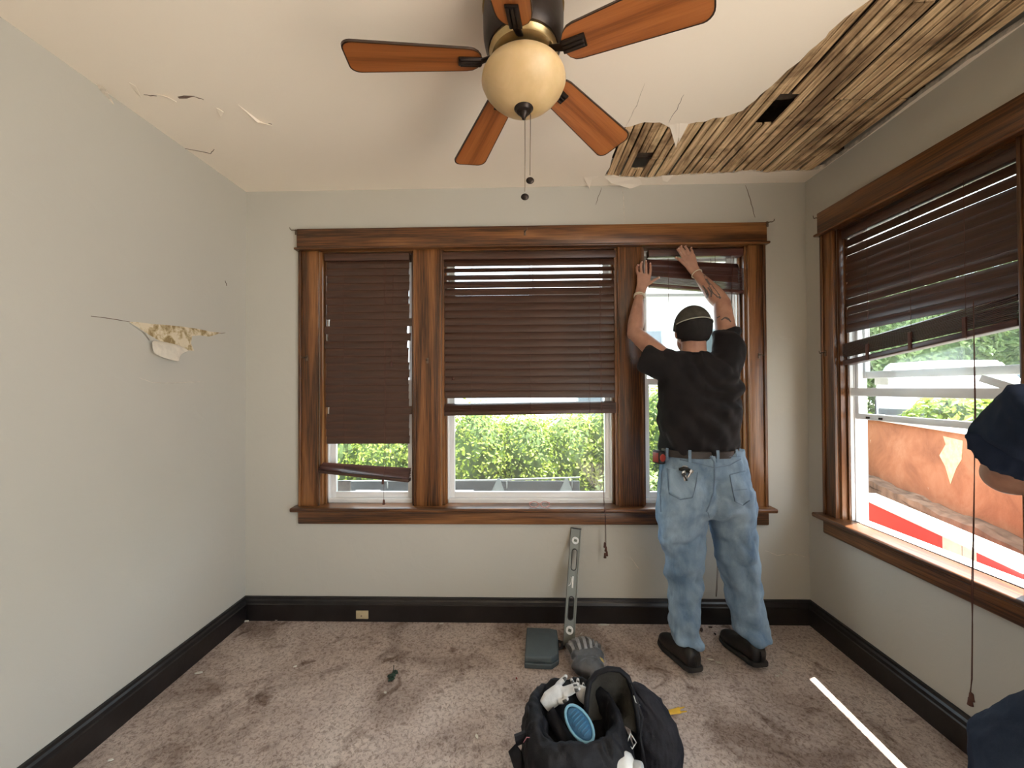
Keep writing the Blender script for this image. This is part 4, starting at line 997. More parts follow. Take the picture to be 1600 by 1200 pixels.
# flap outline in the picture: (915..1000, 1045..1160); stands at y about 1.5 leaning back
def L(u, v, y): p = at(u, v, y=y); return (p.x-PX, p.y-PY, p.z)
rows = []
for f_, yy in ((0, 1.44), (.25, 1.475), (.5, 1.505), (.75, 1.525), (1., 1.53)):
    pass
flap_out = [(915,1128), (917,1090), (921,1066), (932,1052), (950,1045), (968,1047), (981,1058), (988,1078), (995,1110), (1000,1150)]
cen = (957, 1120)
rows = []
for f_ in (1.0, .82, .55, .25):
    rows.append([L(cen[0]+(u-cen[0])*f_, cen[1]+(v-cen[1])*f_, 1.52+(1-f_)*.055-.10*(max(0, v-1060)/100)) for u, v in flap_out])
m_lin = fabric('grey_olive_lining', (.028, .026, .022), (.06, .055, .046), 12, 260, .7, .3, .5)
sheet('lid_lining', rows, .004, m_lin, bp, 2, (.004, 15))
rim_ = [L(u, v, 1.515-.10*(max(0, v-1060)/100)) for u, v in flap_out]
MB().tube(rim_, .010, 10).build('lid_piping', MAT['black_nylon'], bp, smooth=True)
# outer pocket, quilted, splayed to the right
rs_ = []
for (u, v, y, rx, ry) in ((985, 1072, 1.53, .02, .02), (1002, 1088, 1.525, .05, .04), (1016, 1120, 1.50, .075, .055), (1026, 1155, 1.47, .088, .06), (1030, 1190, 1.44, .085, .06), (1028, 1230, 1.40, .07, .05), (1020, 1250, 1.38, .03, .02)):
    c_ = V(L(u, v, y)); rs_.append((c_, rx, ry))
o = MB().tube([c_ for c_, _, _ in rs_], [(a_, b2) for _, a_, b2 in rs_], 28, hint=V((0, 1, 0))).build('front_pocket', MAT['black_padding'], bp, smooth=True)
md = o.modifiers.new('s', 'SUBSURF'); md.levels = 2; bake(o); wrinkle(o, .011, 15, .003)
warp(o, lambda c_, n_: c_-n_*.006*max(0, 1-abs(sin((c_.x+c_.z)*46))*3)-n_*.006*max(0, 1-abs(sin((c_.x-c_.z)*46))*3))
MB().tube([L(985, 1068, 1.50), L(1003, 1120, 1.455), L(1000, 1150, 1.42), L(1008, 1200, 1.38)], .006, 8).build('pocket_zip', MAT['black_nylon'], bp, smooth=True)
m_zip = plain('zip_metal', (.5, .5, .48), .3, .9)
MB().tube([L(990, 1087, 1.475), L(993, 1097, 1.47), L(1000, 1102, 1.47)], .0022, 6).build('zip_pull', m_zip, bp, smooth=True)
MB().tube([L(985, 1145, 1.40), L(980, 1160, 1.395), L(988, 1170, 1.39), L(994, 1160, 1.395), L(986, 1147, 1.40)], .0024, 6).build('zip_pull', m_zip, bp, smooth=True)
# side pouch and strap at left
o = MB().tube([L(850, 1110, 1.50), L(842, 1135, 1.44), L(838, 1165, 1.40), L(836, 1205, 1.37), L(836, 1230, 1.36)], [(.02, .02), (.042, .035), (.05, .04), (.05, .042), (.03, .03)], 24, hint=V((0,1,0))).build('side_pouch', MAT['black_padding'], bp, smooth=True)
wrinkle(o, .006, 22, .003)
o = MB().tube([L(826, 1108, 1.46), L(826, 1122, 1.43), L(850, 1150, 1.39), L(872, 1172, 1.365), L(886, 1192, 1.35)], [(.020, .012), (.022, .012), (.019, .010), (.017, .008), (.012, .006)], 14, hint=V((0,1,0))).build('shoulder_strap', MAT['black_nylon'], bp, smooth=True)
o = MB().tube([L(800, 1168, 1.38), L(806, 1178, 1.37), L(812, 1205, 1.36)], [(.020, .008), (.024, .010), (.018, .008)], 12, hint=V((0,1,0))).build('waist_strap', MAT['black_nylon'], bp, smooth=True)
o = MB().tube([L(805, 1157, 1.375), L(822, 1150, 1.385)], [(.022, .006), (.022, .006)], 8, hint=V((0,1,0))).build('strap_end', MAT['black_nylon'], bp)
MB().tube([L(818, 1160, 1.36), L(823, 1152, 1.36), L(833, 1153, 1.36), L(838, 1165, 1.36)], .0016, 6).build('zip_edge', plain('pink_zip', (.35, .13, .16), .6), bp, smooth=True)
MB().tube([L(846, 1105, 1.49), L(852, 1106, 1.49), L(853, 1115, 1.48)], .0024, 6).build('zip_pull', m_zip, bp, smooth=True)
# padding roll across the mouth
o = MB().tube([L(858, 1112, 1.46), L(880, 1150, 1.42), L(910, 1172, 1.40), L(945, 1168, 1.40), L(975, 1150, 1.42)], [.02, .024, .024, .024, .018], 14).build('mouth_edge', MAT['black_nylon'], bp, smooth=True); wrinkle(o, .004, 25)
# blue mesh panel
o = MB(); bc_ = V(L(905, 1131, 1.40)); rot = M4.Rotation(rad(28), 4, 'X') @ M4.Rotation(rad(36), 4, 'Z')
q_ = o.ell((0, 0, 0), .034, .056, .018, 28, 14, rot.to_3x3()); bo = o.build('knee_pad', plain('blue_rubber_mesh', (.02, .10, .20), .45, bmp=.8, scale=60)); 
bo.location = bc_+V((PX, PY, 0)); tag(bo, 'oval light blue padded insert lying in the mouth of the backpack', 'pad')
MB().tube([rot.to_3x3() @ V((.038*cos(q*2*pi/24), .061*sin(q*2*pi/24), .004)) for q in range(25)], .005, 8, caps=False).build('pad_rim', plain('pale_blue_rim', (.18, .38, .50), .4), bo, smooth=True)
for q in range(7):
    yy = -.036+q*.012; ww = .026*math.sqrt(max(.05, 1-(yy/.052)**2))
    MB().tube([rot.to_3x3() @ V((x_, yy, .018*math.sqrt(max(.02, 1-(x_/.035)**2-(yy/.057)**2))+.001)) for x_ in (-ww*.8, -ww*.4, 0, ww*.4, ww*.8)], .0022, 6).build('ridge', plain('blue_ridge', (.03, .15, .28), .4), bo, smooth=True)
# white bottle lying at the front
wb_ = V(at(965, 1193, y=1.33)); 
bt = empty('bottle', wb_, label='shiny white plastic bottle lying at the front of the backpack', cat='bottle')
bt.rotation_euler = (rad(78), 0, rad(62))
MB().lathe([(.001, -.09), (.034, -.088), (.038, -.07), (.038, .03), (.034, .045), (.020, .056), (.017, .062)], n=28).build('bottle_body', plain('white_gloss_plastic', (.72, .74, .74), .25, var=.04), bt, smooth='auto')
MB().lathe([(.020, .058), (.021, .062), (.021, .080), (.018, .084), (.001, .084)], n=24).build('cap', plain('grey_cap', (.45, .46, .46), .4), bt, smooth='auto')
# white knit gloves with grey palms lying on top
m_gw = fabric('white_knit', (.50, .50, .50), (.66, .66, .65), 30, 320, .9, .4, .3)
def glove(name, lab, org, spread, pts_palm, fingers, mat_, tipmat):
    g0 = empty(name, org, label=lab, cat='glove'); o0 = V(org)
    mb = MB(); P = [V(p)-o0 for p, _, _ in pts_palm]
    mb.tube(P, [(a_, b2) for _, a_, b2 in pts_palm], 18, hint=V((0, 1, 0)))
    for pts, r_ in fingers: 
        q = [V(p)-o0 for p in pts]; mb.tube(q, [r_, r_*1.02, r_*.98, r_*.75][:len(q)] if len(q) > 3 else [r_, r_, r_*.75], 12); mb.ell(q[-1], r_*.8, r_*.8, r_*.8, 12, 8)
    o = mb.build('glove_body', mat_, g0, smooth=True); fuse(o, .0032, 3)
    for pts, r_ in fingers:
        q = [V(p)-o0 for p in pts]; a_ = q[-2].lerp(q[-1], .1); 
        MB().tube([a_+V((0, -.0032, .001)), q[-1]+V((0, -.003, .0))], [r_*.78, r_*.55], 12).build('rubber_coating', tipmat, g0, smooth=True)
    return g0
A = lambda u, v, y: tuple(at(u, v, y=y))
m_gd = plain('dark_grey_coating', (.07, .07, .068), .6, bmp=.3)
glove('glove', 'white work glove with dark finger linings draped on the left of the open backpack', A(862, 1092, 1.50), 1,
      [(A(850, 1104, 1.48), .026, .012), (A(858, 1094, 1.49), .034, .016), (A(872, 1084, 1.50), .034, .016), (A(880, 1078, 1.51), .026, .014)],
      [((A(866, 1080, 1.51), A(872, 1070, 1.52), A(880, 1062, 1.53), A(884, 1057, 1.535)), .0105),
       ((A(878, 1078, 1.50), A(888, 1075, 1.50), A(896, 1072, 1.50), A(902, 1069, 1.50)), .0095),
       ((A(880, 1086, 1.49), A(890, 1083, 1.49), A(898, 1078, 1.485), A(904, 1076, 1.48)), .0095),
       ((A(872, 1096, 1.48), A(880, 1096, 1.475), A(886, 1092, 1.47)), .009)], m_gw, m_gd)
glove('glove', 'second white glove partly tucked behind the first, against the dark lining', A(905, 1082, 1.52), 1,
      [(A(920, 1092, 1.51), .030, .014), (A(910, 1084, 1.52), .030, .014), (A(904, 1078, 1.53), .022, .012)],
      [((A(902, 1080, 1.53), A(896, 1070, 1.54), A(893, 1062, 1.545)), .008), ((A(906, 1078, 1.53), A(903, 1069, 1.54), A(903, 1062, 1.545)), .0085),
       ((A(912, 1080, 1.53), A(912, 1073, 1.54), A(911, 1068, 1.545)), .008)], m_gw, m_gd)
# ------------------------------------------------------------------ people
def hand(mb, wrist, palm, fingers, thumb, hn):
    """hn: hint normal of the back of the hand; palm: list of (p, half width, half thickness) from wrist to knuckles"""
    mb.tube([p for p, _, _ in palm], [(a_, b2) for _, a_, b2 in palm], 16, hint=hn)
    for pts, r_ in fingers+[thumb]:
        k = len(pts); rr = [r_*(1.05-.32*q/(k-1)) for q in range(k)]
        mb.tube(pts, rr, 12); mb.ell(pts[-1], rr[-1]*.98, rr[-1]*.98, rr[-1]*.98, 12, 8)
        for p in pts[1:-1]: mb.ell(p, r_*1.02, r_*1.02, r_*1.02, 12, 8)
hnY = V((0, 1, 0))
def ringx(c_, rx, ry, n=40, pw=2.3, back=0):
    out = []
    for q in range(n):
        a_ = 2*pi*q/n; cc_, ss = cos(a_), sin(a_)
        x = rx*math.copysign(abs(cc_)**(2/pw), cc_); y = ry*math.copysign(abs(ss)**(2/pw), ss)
        out.append(V((c_[0]+x, c_[1]+y, c_[2])))
    return out
MY = 2.02
man = empty('person', (.95, 2.03, 0), label='person in black t-shirt, jeans and cap reaching up to unhook the window blind', cat='person')
def par(o, p=None):
    p = p or man; o.parent = p; o.matrix_parent_inverse = p.matrix_world.inverted() if p is not man else M4.Translation(-man.location); return o
# --- body: head, neck, torso, arms and hands in one skin
mb = MB()
hc = V((.902, 2.035, 1.715))
mb.ell(hc+V((0, .01, .012)), .076, .098, .105, 28, 18)                        # skull
mb.ell(hc+V((0, .055, -.055)), .055, .055, .060, 20, 12)                       # jaw
mb.ell(hc+V((0, .112, -.005)), .013, .018, .024, 12, 8)                        # nose
mb.ell(hc+V((0, .100, -.045)), .026, .014, .010, 12, 8)                       # lips
for s_ in (-1, 1):
    mb.ell(hc+V((s_*.030, .094, .022)), .022, .012, .010, 12, 8)               # brow
    mb.ell(hc+V((s_*.078, .008, -.012)), .010, .019, .031, 14, 10, M4.Rotation(rad(s_*14), 3, 'Z'))  # ear
mb.tube([V((.898, 2.015, 1.53)), V((.900, 2.012, 1.60)), V((.902, 2.02, 1.66))], [(.075, .07), (.060, .062), (.058, .062)], 24)
mb.rings([ringx(c_, a_, b2) for c_, a_, b2 in (((.921, MY, 1.06), .165, .10), ((.921, MY, 1.2), .165, .105), ((.925, MY, 1.35), .175, .11), ((.928, MY, 1.46), .18, .10), ((.91, MY, 1.55), .12, .075), ((.90, MY, 1.60), .06, .06))])
shL = V((.765, 2.0, 1.545)); elL = V((.645, 2.18, 1.725)); wrL = V((.708, 2.292, 1.972))
shR = V((1.070, 1.995, 1.585)); elR = at(1128, 474, y=2.12); wrR = at(1088, 427, y=2.262)
def arm(sh, el, wr, k=1.0):
    mb.tube([sh, sh.lerp(el, .35), sh.lerp(el, .8), el, el.lerp(wr, .18), el.lerp(wr, .35), el.lerp(wr, .65), el.lerp(wr, .88), wr],
            [(.058*k, .055*k), (.053*k, .052*k), (.047*k, .046*k), (.044*k, .044*k), (.048*k, .045*k), (.046*k, .043*k), (.036*k, .034*k), (.028*k, .024*k), (.028*k, .022*k)], 24)
    mb.ell(el, .044*k, .044*k, .044*k, 18, 12)
arm(shL, elL, wrL, .97); arm(shR, elR, wrR, .98)
# left hand, flat against the blind and casing, seen from the back
yh = 2.297
def a3(u, v, y): return at(u, v, y=y)
palmL = [(wrL, .027, .019), (a3(1003.5, 446, 2.298), .034, .016), (a3(1005.5, 436, 2.300), .041, .0145), (a3(1007, 428.5, 2.302), .041, .0125)]
fL = [([a3(997.5, 431, 2.302), a3(995.3, 423.5, 2.300), a3(995.2, 418, 2.303), a3(996.5, 414, 2.309)], .0082),
      ([a3(1002.7, 429, 2.302), a3(1001.3, 419.5, 2.299), a3(1001.5, 413.5, 2.303), a3(1003, 409.5, 2.309)], .0088),
      ([a3(1009.2, 429, 2.302), a3(1009.4, 418.5, 2.299), a3(1009.3, 412, 2.303), a3(1009.0, 407.8, 2.309)], .0092),
      ([a3(1015.3, 430.5, 2.302), a3(1016.6, 421, 2.300), a3(1016.5, 415.5, 2.303), a3(1015.8, 411.5, 2.309)], .0088)]
tL = ([a3(1009, 447, 2.298), a3(1016.5, 442, 2.297), a3(1023, 437, 2.300), a3(1029.5, 433.5, 2.306)], .0098)
hand(mb, wrL, palmL, fL, tL, hnY)
# right hand, gripping the headrail, wrist bent, thumb to the left
palmR = [(wrR, .028, .020), (a3(1082, 418, 2.268), .034, .017), (a3(1078, 408, 2.268), .040, .015), (a3(1075.5, 400, 2.270), .040, .013)]
fR = [([a3(1067.5, 402.5, 2.270), a3(1062.5, 394, 2.268), a3(1059.8, 390.5, 2.276), a3(1058.6, 389.5, 2.290)], .0090),
      ([a3(1071.5, 400.0, 2.270), a3(1067, 390.5, 2.268), a3(1064, 386.7, 2.276), a3(1062.8, 386, 2.290)], .0094),
      ([a3(1077.5, 399.5, 2.270), a3(1073.6, 389.5, 2.268), a3(1071, 386, 2.276), a3(1069.7, 385.5, 2.290)], .0090),
      ([a3(1083, 401.5, 2.270), a3(1081.5, 393, 2.268), a3(1079.7, 389, 2.276), a3(1078.8, 388, 2.290)], .0083)]
tR = ([a3(1073.5, 416, 2.266), a3(1066.5, 410, 2.268), a3(1060.5, 405, 2.278), a3(1056, 402.5, 2.290)], .0100)
hand(mb, wrR, palmR, fR, tR, hnY)
body = par(mb.build('body', MAT['skin'], None, smooth=True)); fuse(body, .0036, 5, .5)
bvh_body = BVHTree.FromObject(body, bpy.context.evaluated_depsgraph_get())
def onto(bvh, u, v, y=1.0, off=.002):
    """surface point met when looking from the room towards pixel (u, v)"""
    o = V((0, 0, CAMZ)); d = (at(u, v, y=1.0)-o).normalized(); h = bvh.ray_cast(o, d)
    return (h[0]-d*off, h[1]) if h[0] else (None, None)
# nails
for pts, r_ in fL+fR+[tL, tR]:
    h = bvh_body.ray_cast(V((pts[-1].x, 1.8, pts[-1].z-.002)), V((0, 1, 0)))
    if h[0]:
        n = par(MB().ell((0, 0, 0), r_*.48, .0012, r_*.66, 12, 6).build('nail', MAT['nail'], None, smooth=True)); n.location = h[0]-man.location*0
        n.matrix_parent_inverse = M4.Translation(-man.location)
# tattoos on the right forearm and upper arm: thin ink shapes lying on the skin
def decal(bvh, uv, mat_, name, off=.0012, parent=man):
    pts = []
    for u, v in uv:
        p, n = onto(bvh, u, v, off=off)
        if p is None: return
        pts.append((u, v, p))
    tri = tessellate_polygon([[V((u, v, 0)) for u, v, _ in pts]])
    vs = [p for _, _, p in pts]; k = len(vs); back = [p+FW*off*1.4 for p in vs]
    o = MB().add(vs+back, [tuple(t_) for t_ in tri]+[(i, (i+1) % k, k+(i+1) % k, k+i) for i in range(k)]).build(name, mat_, None)
    return par(o) if parent is man else o
def strip(bvh, uv, wpx, mat_, name, off=.0012, seg=5, parent=None):
    pts = []
    for i in range(len(uv)-1):
        for q in range(seg): f = q/seg; pts.append((uv[i][0]*(1-f)+uv[i+1][0]*f, uv[i][1]*(1-f)+uv[i+1][1]*f))
    pts.append(uv[-1]); L_, R2 = [], []; n_ = len(pts)
    for i, (u, v) in enumerate(pts):
        a_ = pts[max(0, i-1)]; b2 = pts[min(n_-1, i+1)]; d = V((b2[0]-a_[0], b2[1]-a_[1])); d.normalize()
        ww = wpx[min(len(wpx)-1, int(i*len(wpx)/n_))] if isinstance(wpx, (list, tuple)) else wpx
        l_, _ = onto(bvh, u-d.y*ww/2, v+d.x*ww/2, off=off); r_, _ = onto(bvh, u+d.y*ww/2, v-d.x*ww/2, off=off); 
        if l_ is None or r_ is None or (L_ and (l_-L_[-1]).length > .06): continue
        L_.append(l_); R2.append(r_)
    if len(L_) < 2: return None
    k = len(L_); back = [p+FW*(off*2) for p in L_+R2]; vs = L_+R2+back
    fs = [(i, i+1, k+i+1, k+i) for i in range(k-1)]+[(i, 2*k+i, 2*k+i+1, i+1) for i in range(k-1)]+[(k+i, k+i+1, 3*k+i+1, 3*k+i) for i in range(k-1)]
    return par(MB().add(vs, fs).build(name, mat_, None))
for uv, wd in (([(1103,436),(1110,446),(1116,455),(1122,462),(1126,466)], [3,6,7,6,3]), ([(1098,427),(1103,434),(1107,441)], [2,4,2]), ([(1098,446),(1103,453),(1106,461),(1104,467)], [2,4,3]),
               ([(1107,432),(1116,440)], 2), ([(1120,497),(1125,494)], 1.5), ([(1127,500),(1133,496),(1139,499),(1142,503)], [2,3,2]), ([(1106,449),(1112,457),(1111,464)], [2,3,2])):
    strip(bvh_body, uv, wd, MAT['tattoo'], 'tattoo', .0009)
# bracelets
m_brc = plain('pale_beads', (.62, .55, .42), .5)
def ringaround(c_, d_, r_, rr, name, mat_, sx=1.0):
    a_, b_ = frame(d_.normalized(), hnY)
    return par(MB().tube([c_+a_*r_*sx*cos(q*pi/10)+b_*r_*sin(q*pi/10) for q in range(21)], rr, 8, caps=False).build(name, mat_, None, smooth=True))
ringaround(wrL.lerp(elL, .03), wrL-elL, .0285, .004, 'bracelet', m_brc); ringaround(wrL.lerp(elL, .075), wrL-elL, .030, .003, 'bracelet', m_brc)
ringaround(wrR.lerp(elR, .02), wrR-elR, .0295, .003, 'bracelet', m_brc)

# --- cap
m_cap = fabric('olive_cap_mesh', (.045, .042, .034), (.085, .08, .066), 22, 260, .8, .4, .4); m_capd = fabric('black_cap_cloth', (.012, .011, .011), (.022, .02, .02), 18, 400, .85, .3, .3)
rot = M4.Rotation(rad(16), 4, 'X').to_3x3()
cc_ = hc+V((0, -.002, .020))
mb = MB()
rs_ = []
for k in range(12):
    t_ = k/11.; a_ = -.22+t_*(pi/2+.20); rr_ = cos(max(0, a_)); z_ = .112*sin(a_) if a_ > 0 else .12*a_
    r_ = max(.004, rr_)
    rs_.append([cc_+rot @ V((.089*r_*cos(q*pi/20), .112*r_*sin(q*pi/20), z_)) for q in range(40)])
cap = par(mb.rings(rs_).build('cap', m_cap, None, smooth=True))
# darker lower back of the cap below the arched opening edge
mb = MB(); rs_ = []
for k in range(9):
    t_ = k/8.; row = []
    for q in range(21):
        f_ = (q/20.-.5)*2; ang = -pi/2+f_*1.42
        top = .060*(1-f_*f_*.72)
        z_ = -.058+(top+.058)*t_
        r_ = cos(math.asin(min(.93, max(0, z_)/.112)))+ .012
        if z_ < -.02: r_ *= 1-(-z_-.02)*3.0
        row.append(cc_+rot @ V((.090*r_*cos(ang), .113*r_*sin(ang)-.001, z_)))
    rs_.append(row)
o = MB(); n_ = 21
o.add([p for r_ in rs_ for p in r_], [(a_*n_+i, a_*n_+i+1, (a_+1)*n_+i+1, (a_+1)*n_+i) for a_ in range(8) for i in range(20)])
o = par(o.build('cap_back_panel', m_capd, None, smooth=True)); md = o.modifiers.new('s', 'SOLIDIFY'); md.thickness = .003; bake(o)
arc = [p+(p-cc_).normalized()*.002 for p in rs_[-1]]
o = par(MB().tube(arc, .0028, 8).build('cap_strap', plain('pale_cap_strap', (.42, .42, .36), .5), None, smooth=True))
# brim pointing at the window
br0 = []
for k in range(5):
    f_ = k/4.; br0.append([cc_+rot @ V(((.085-.012*f_*f_)*cos(a_)*(1-.25*f_*abs(cos(a_))), (.103+.065*f_*(sin(a_)**.5))*sin(a_), -.012-.010*f_*f_)) for a_ in [rad(20+140*q/14) for q in range(15)]])
o = MB().add([p for r_ in br0 for p in r_], [(a_*15+i, a_*15+i+1, (a_+1)*15+i+1, (a_+1)*15+i) for a_ in range(4) for i in range(14)])
o = par(o.build('cap_brim', m_cap, None, smooth=True)); md = o.modifiers.new('s', 'SOLIDIFY'); md.thickness = .004; bake(o)
o = par(MB().rings([[hc+V((.0795*math.sqrt(max(.01, 1-(z_/.13)**2))*cos(rad(200+140*q/16)), .01+.102*math.sqrt(max(.01, 1-(z_/.13)**2))*sin(rad(200+140*q/16)), z_)) for q in range(17)] for z_ in (-.060, -.045, -.02, .01, .03)], cap=False, closed=False).build('hair', MAT['hair'], None, smooth=True))
md = o.modifiers.new('s', 'SOLIDIFY'); md.thickness = .006; bake(o)

# --- t-shirt
mb = MB()
mb.rings([ringx(c_, a_, b2, 48, 2.4) for c_, a_, b2 in (((.921, MY, 1.075), .186, .122), ((.921, MY, 1.10), .189, .125), ((.919, MY, 1.2), .196, .130), ((.924, MY, 1.31), .203, .136), ((.928, MY-.003, 1.40), .207, .136), ((.928, MY-.005, 1.47), .200, .128), ((.925, MY-.005, 1.53), .170, .108), ((.908, MY, 1.575), .115, .085), ((.900, MY, 1.602), .070, .072))])
slL = at(1006, 558, y=2.085); slR = at(1129, 509, y=2.06)
mb.tube([V((.86, 2.0, 1.49)), V((.80, 2.0, 1.515)), V((.755, 2.02, 1.535)), slL], [(.10, .085), (.092, .085), (.085, .078), (.074, .070)], 28, hint=V((0, 1, 0)))
mb.tube([V((.97, 2.0, 1.47)), V((1.03, 2.0, 1.50)), V((1.064, 2.0, 1.57)), shR.lerp(elR, .22), shR.lerp(elR, .42)], [(.11, .09), (.100, .088), (.086, .082), (.074, .074), (.066, .068)], 28, hint=V((0, 1, 0)))
mb.ell((1.065, 2.0, 1.52), .065, .075, .085, 20, 14); mb.ell((.81, 2.0, 1.48), .075, .085, .075, 20, 14)
mb.ell((.985, 1.935, 1.46), .075, .045, .10, 18, 12); mb.ell((.86, 1.935, 1.46), .075, .045, .09, 18, 12)   # shoulder blades
shirt = par(mb.build('t_shirt', MAT['black_shirt'], None, smooth=True)); fuse(shirt, .0065, 8, .5)
def shirtf(c_, n_):
    w_ = 0
    # diagonal drag folds from the raised right shoulder to the left hip, and arcs under the shoulder
    s_ = (c_.x-.93)*.85+(c_.z-1.2)*.75
    w_ += .014*math.sin(s_*72+3*mn.noise(c_*5))*sm((1.42-c_.z)/.2)*(.4+.8*mn.noise(c_*4+V((3, 1, 2))))
    d = math.hypot(c_.x-1.02, (c_.z-1.58)*.9)
    w_ += .011*math.sin(d*78+2*mn.noise(c_*6))*sm((d-.08)/.06)*sm((.32-d)/.12)*(1 if c_.x > .9 else .5)
    w_ += .010*mn.noise(c_*11)+.005*mn.noise(c_*24)
    if c_.z < 1.14: w_ += .006*math.sin(c_.x*95+c_.y*40)*sm((1.14-c_.z)/.05)
    return c_+n_*w_
warp(shirt, shirtf)
# collar
par(MB().tube([V((.900+.064*cos(q*pi/12), 2.012+.066*sin(q*pi/12), 1.598+.010*sin(q*pi/12))) for q in range(25)], .0065, 8, caps=False).build('collar', MAT['black_shirt'], None, smooth=True))

# --- jeans
def legrings(rows):
    out = []
    for v, uL, uR, y, ry in rows:
        a_ = at(uL, v, y=y); b2 = at(uR, v, y=y); c_ = (a_+b2)/2; out.append(ringx((c_.x, y, c_.z), (b2.x-a_.x)/2, ry, 32, 2.2))
    return out
mb = MB()
mb.rings(legrings([(701, 1037, 1159, 2.02, .125), (712, 1036, 1160, 2.02, .128), (740, 1032, 1167, 2.01, .135), (770, 1028, 1174, 2.0, .145), (790, 1028.5, 1176, 2.0, .14), (802, 1034, 1172, 2.01, .11)]))
legL = [(760, 1030, 1106, 2.0, .13), (790, 1028.5, 1102, 2.0, .125), (830, 1031, 1099.5, 2.0, .110), (870, 1038, 1096, 2.005, .098), (905, 1042.5, 1094, 2.01, .088), (940, 1045.5, 1092, 2.01, .080), (970, 1047, 1091, 2.0, .076), (990, 1048.5, 1092, 1.99, .076), (1000, 1050, 1096, 1.98, .08)]
legR = [(760, 1098, 1173, 2.0, .13), (790, 1105, 1176, 2.0, .125), (830, 1112, 1177.5, 2.0, .110), (870, 1121, 1181, 2.005, .098), (905, 1132, 1185.5, 2.01, .088), (940, 1140, 1190, 2.01, .080), (970, 1145.5, 1195, 2.0, .076), (985, 1149, 1199, 1.99, .076), (994, 1154, 1202, 1.98, .08)]
mb.rings(legrings(legL)); mb.rings(legrings(legR))
mb.ell((.86, 1.93, .89), .10, .075, .11, 20, 14); mb.ell((1.02, 1.93, .89), .10, .075, .11, 20, 14)
jeans = par(mb.build('jeans', MAT['denim'], None, smooth=True)); fuse(jeans, .0065, 5, .5)
def jeansf(c_, n_):
    w_ = .006*mn.noise(c_*10)
    lx = c_.x-.94
    side = 1 if lx > 0 else -1
    # slanting folds at the back of thighs and knees, stacking above the cuffs
    a_ = sm((.80-c_.z)/.1)*sm((c_.z-.30)/.1)
    ph = c_.z*34+side*lx*26+3.5*mn.noise(c_*4+V((side, 0, 0)))
    w_ += .010*math.sin(ph)*a_*(.5+.9*mn.noise(c_*3.3+V((9, 2, 1))))
    b_ = sm((.34-c_.z)/.15)
    w_ += .005*math.sin(c_.z*62+lx*22+3*mn.noise(c_*5))*b_
    w_ += .008*math.sin(lx*70+2.5*mn.noise(c_*4))*sm((.62-c_.z)/.3)*.7
    w_ += .016*(abs(mn.noise(V((c_.x*13+c_.z*5*side, c_.y*13, c_.z*9))))-.2)+.004*mn.noise(c_*30)
    q = c_+n_*w_
    cl = math.exp(-((c_.x-.945)/.018)**2)*sm((.98-c_.z)/.06)*sm((c_.z-.74)/.05)     # seat cleft
    if c_.y < 2.0: q.y += .022*cl
    return q
warp(jeans, jeansf)
bj = BVHTree.FromObject(jeans, bpy.context.evaluated_depsgraph_get())
# pockets as patches following the cloth
def patch(uv4, nx, ny, mat_, name, off):
    grid = []
    for j in range(ny+1):
        row = []
        for i in range(nx+1):
            f, g_ = i/nx, j/ny
            a_ = (uv4[0][0]*(1-f)+uv4[1][0]*f, uv4[0][1]*(1-f)+uv4[1][1]*f); b2 = (uv4[3][0]*(1-f)+uv4[2][0]*f, uv4[3][1]*(1-f)+uv4[2][1]*f)
            u, v = a_[0]*(1-g_)+b2[0]*g_, a_[1]*(1-g_)+b2[1]*g_
            if j == ny: v += 5*(1-abs(f-.5)*2)-2
            p, _ = onto(bj, u, v, off=off)
            if p is None: return None
            row.append(p)
        grid.append(row)
    k = nx+1; vs = [p for r_ in grid for p in r_]; b0_ = len(vs); vs += [p+FW*off*1.3 for p in vs]
    fs = [(j*k+i, j*k+i+1, (j+1)*k+i+1, (j+1)*k+i) for j in range(ny) for i in range(nx)]
    bd_ = [i for i in range(k)]+[(j+1)*k-1 for j in range(1, ny+1)]+[ny*k+i for i in range(nx-1, -1, -1)]+[j*k for j in range(ny-1, 0, -1)]
    fs += [(bd_[i], bd_[(i+1) % len(bd_)], b0_+bd_[(i+1) % len(bd_)], b0_+bd_[i]) for i in range(len(bd_))]
    return par(MB().add(vs, fs).build(name, mat_, None, smooth='auto'))
def stitched(uv, wd=1.2): return strip(bj, uv, wd, MAT['stitch'], 'seam', .0032)
patch([(1043, 732), (1090, 738), (1082, 778), (1046, 772)], 10, 10, MAT['denim'], 'back_pocket', .0045)
patch([(1141, 742), (1165, 736), (1172, 782), (1149, 784)], 10, 10, MAT['denim'], 'back_pocket', .0045)
for uv in ([(1090, 738), (1088, 756), (1082, 778)], [(1043, 732), (1046, 772)], [(1141, 742), (1165, 736)], [(1141, 742), (1145, 765), (1149, 784)], [(1149, 784), (1161, 790), (1172, 782)], [(1172, 764), (1147, 766)], [(1046, 772), (1063, 781), (1082, 778)]):
    strip(bj, uv, .8, MAT['stitch'], 'pocket_stitching', .0062)
stitched([(1110, 712), (1116, 722), (1117, 745), (1115, 770), (1108, 790), (1104, 800)], 1.8)
stitched([(1062, 718), (1090, 724), (1116, 731), (1140, 727), (1158, 717)], 1.3)
stitched([(1034, 735), (1032, 770), (1033, 800)], 1.3)
stitched([(1106, 800), (1112, 822), (1120, 845), (1128, 880)], .9)
stitched([(1040, 714), (1080, 715), (1120, 715), (1157, 713)], .8)
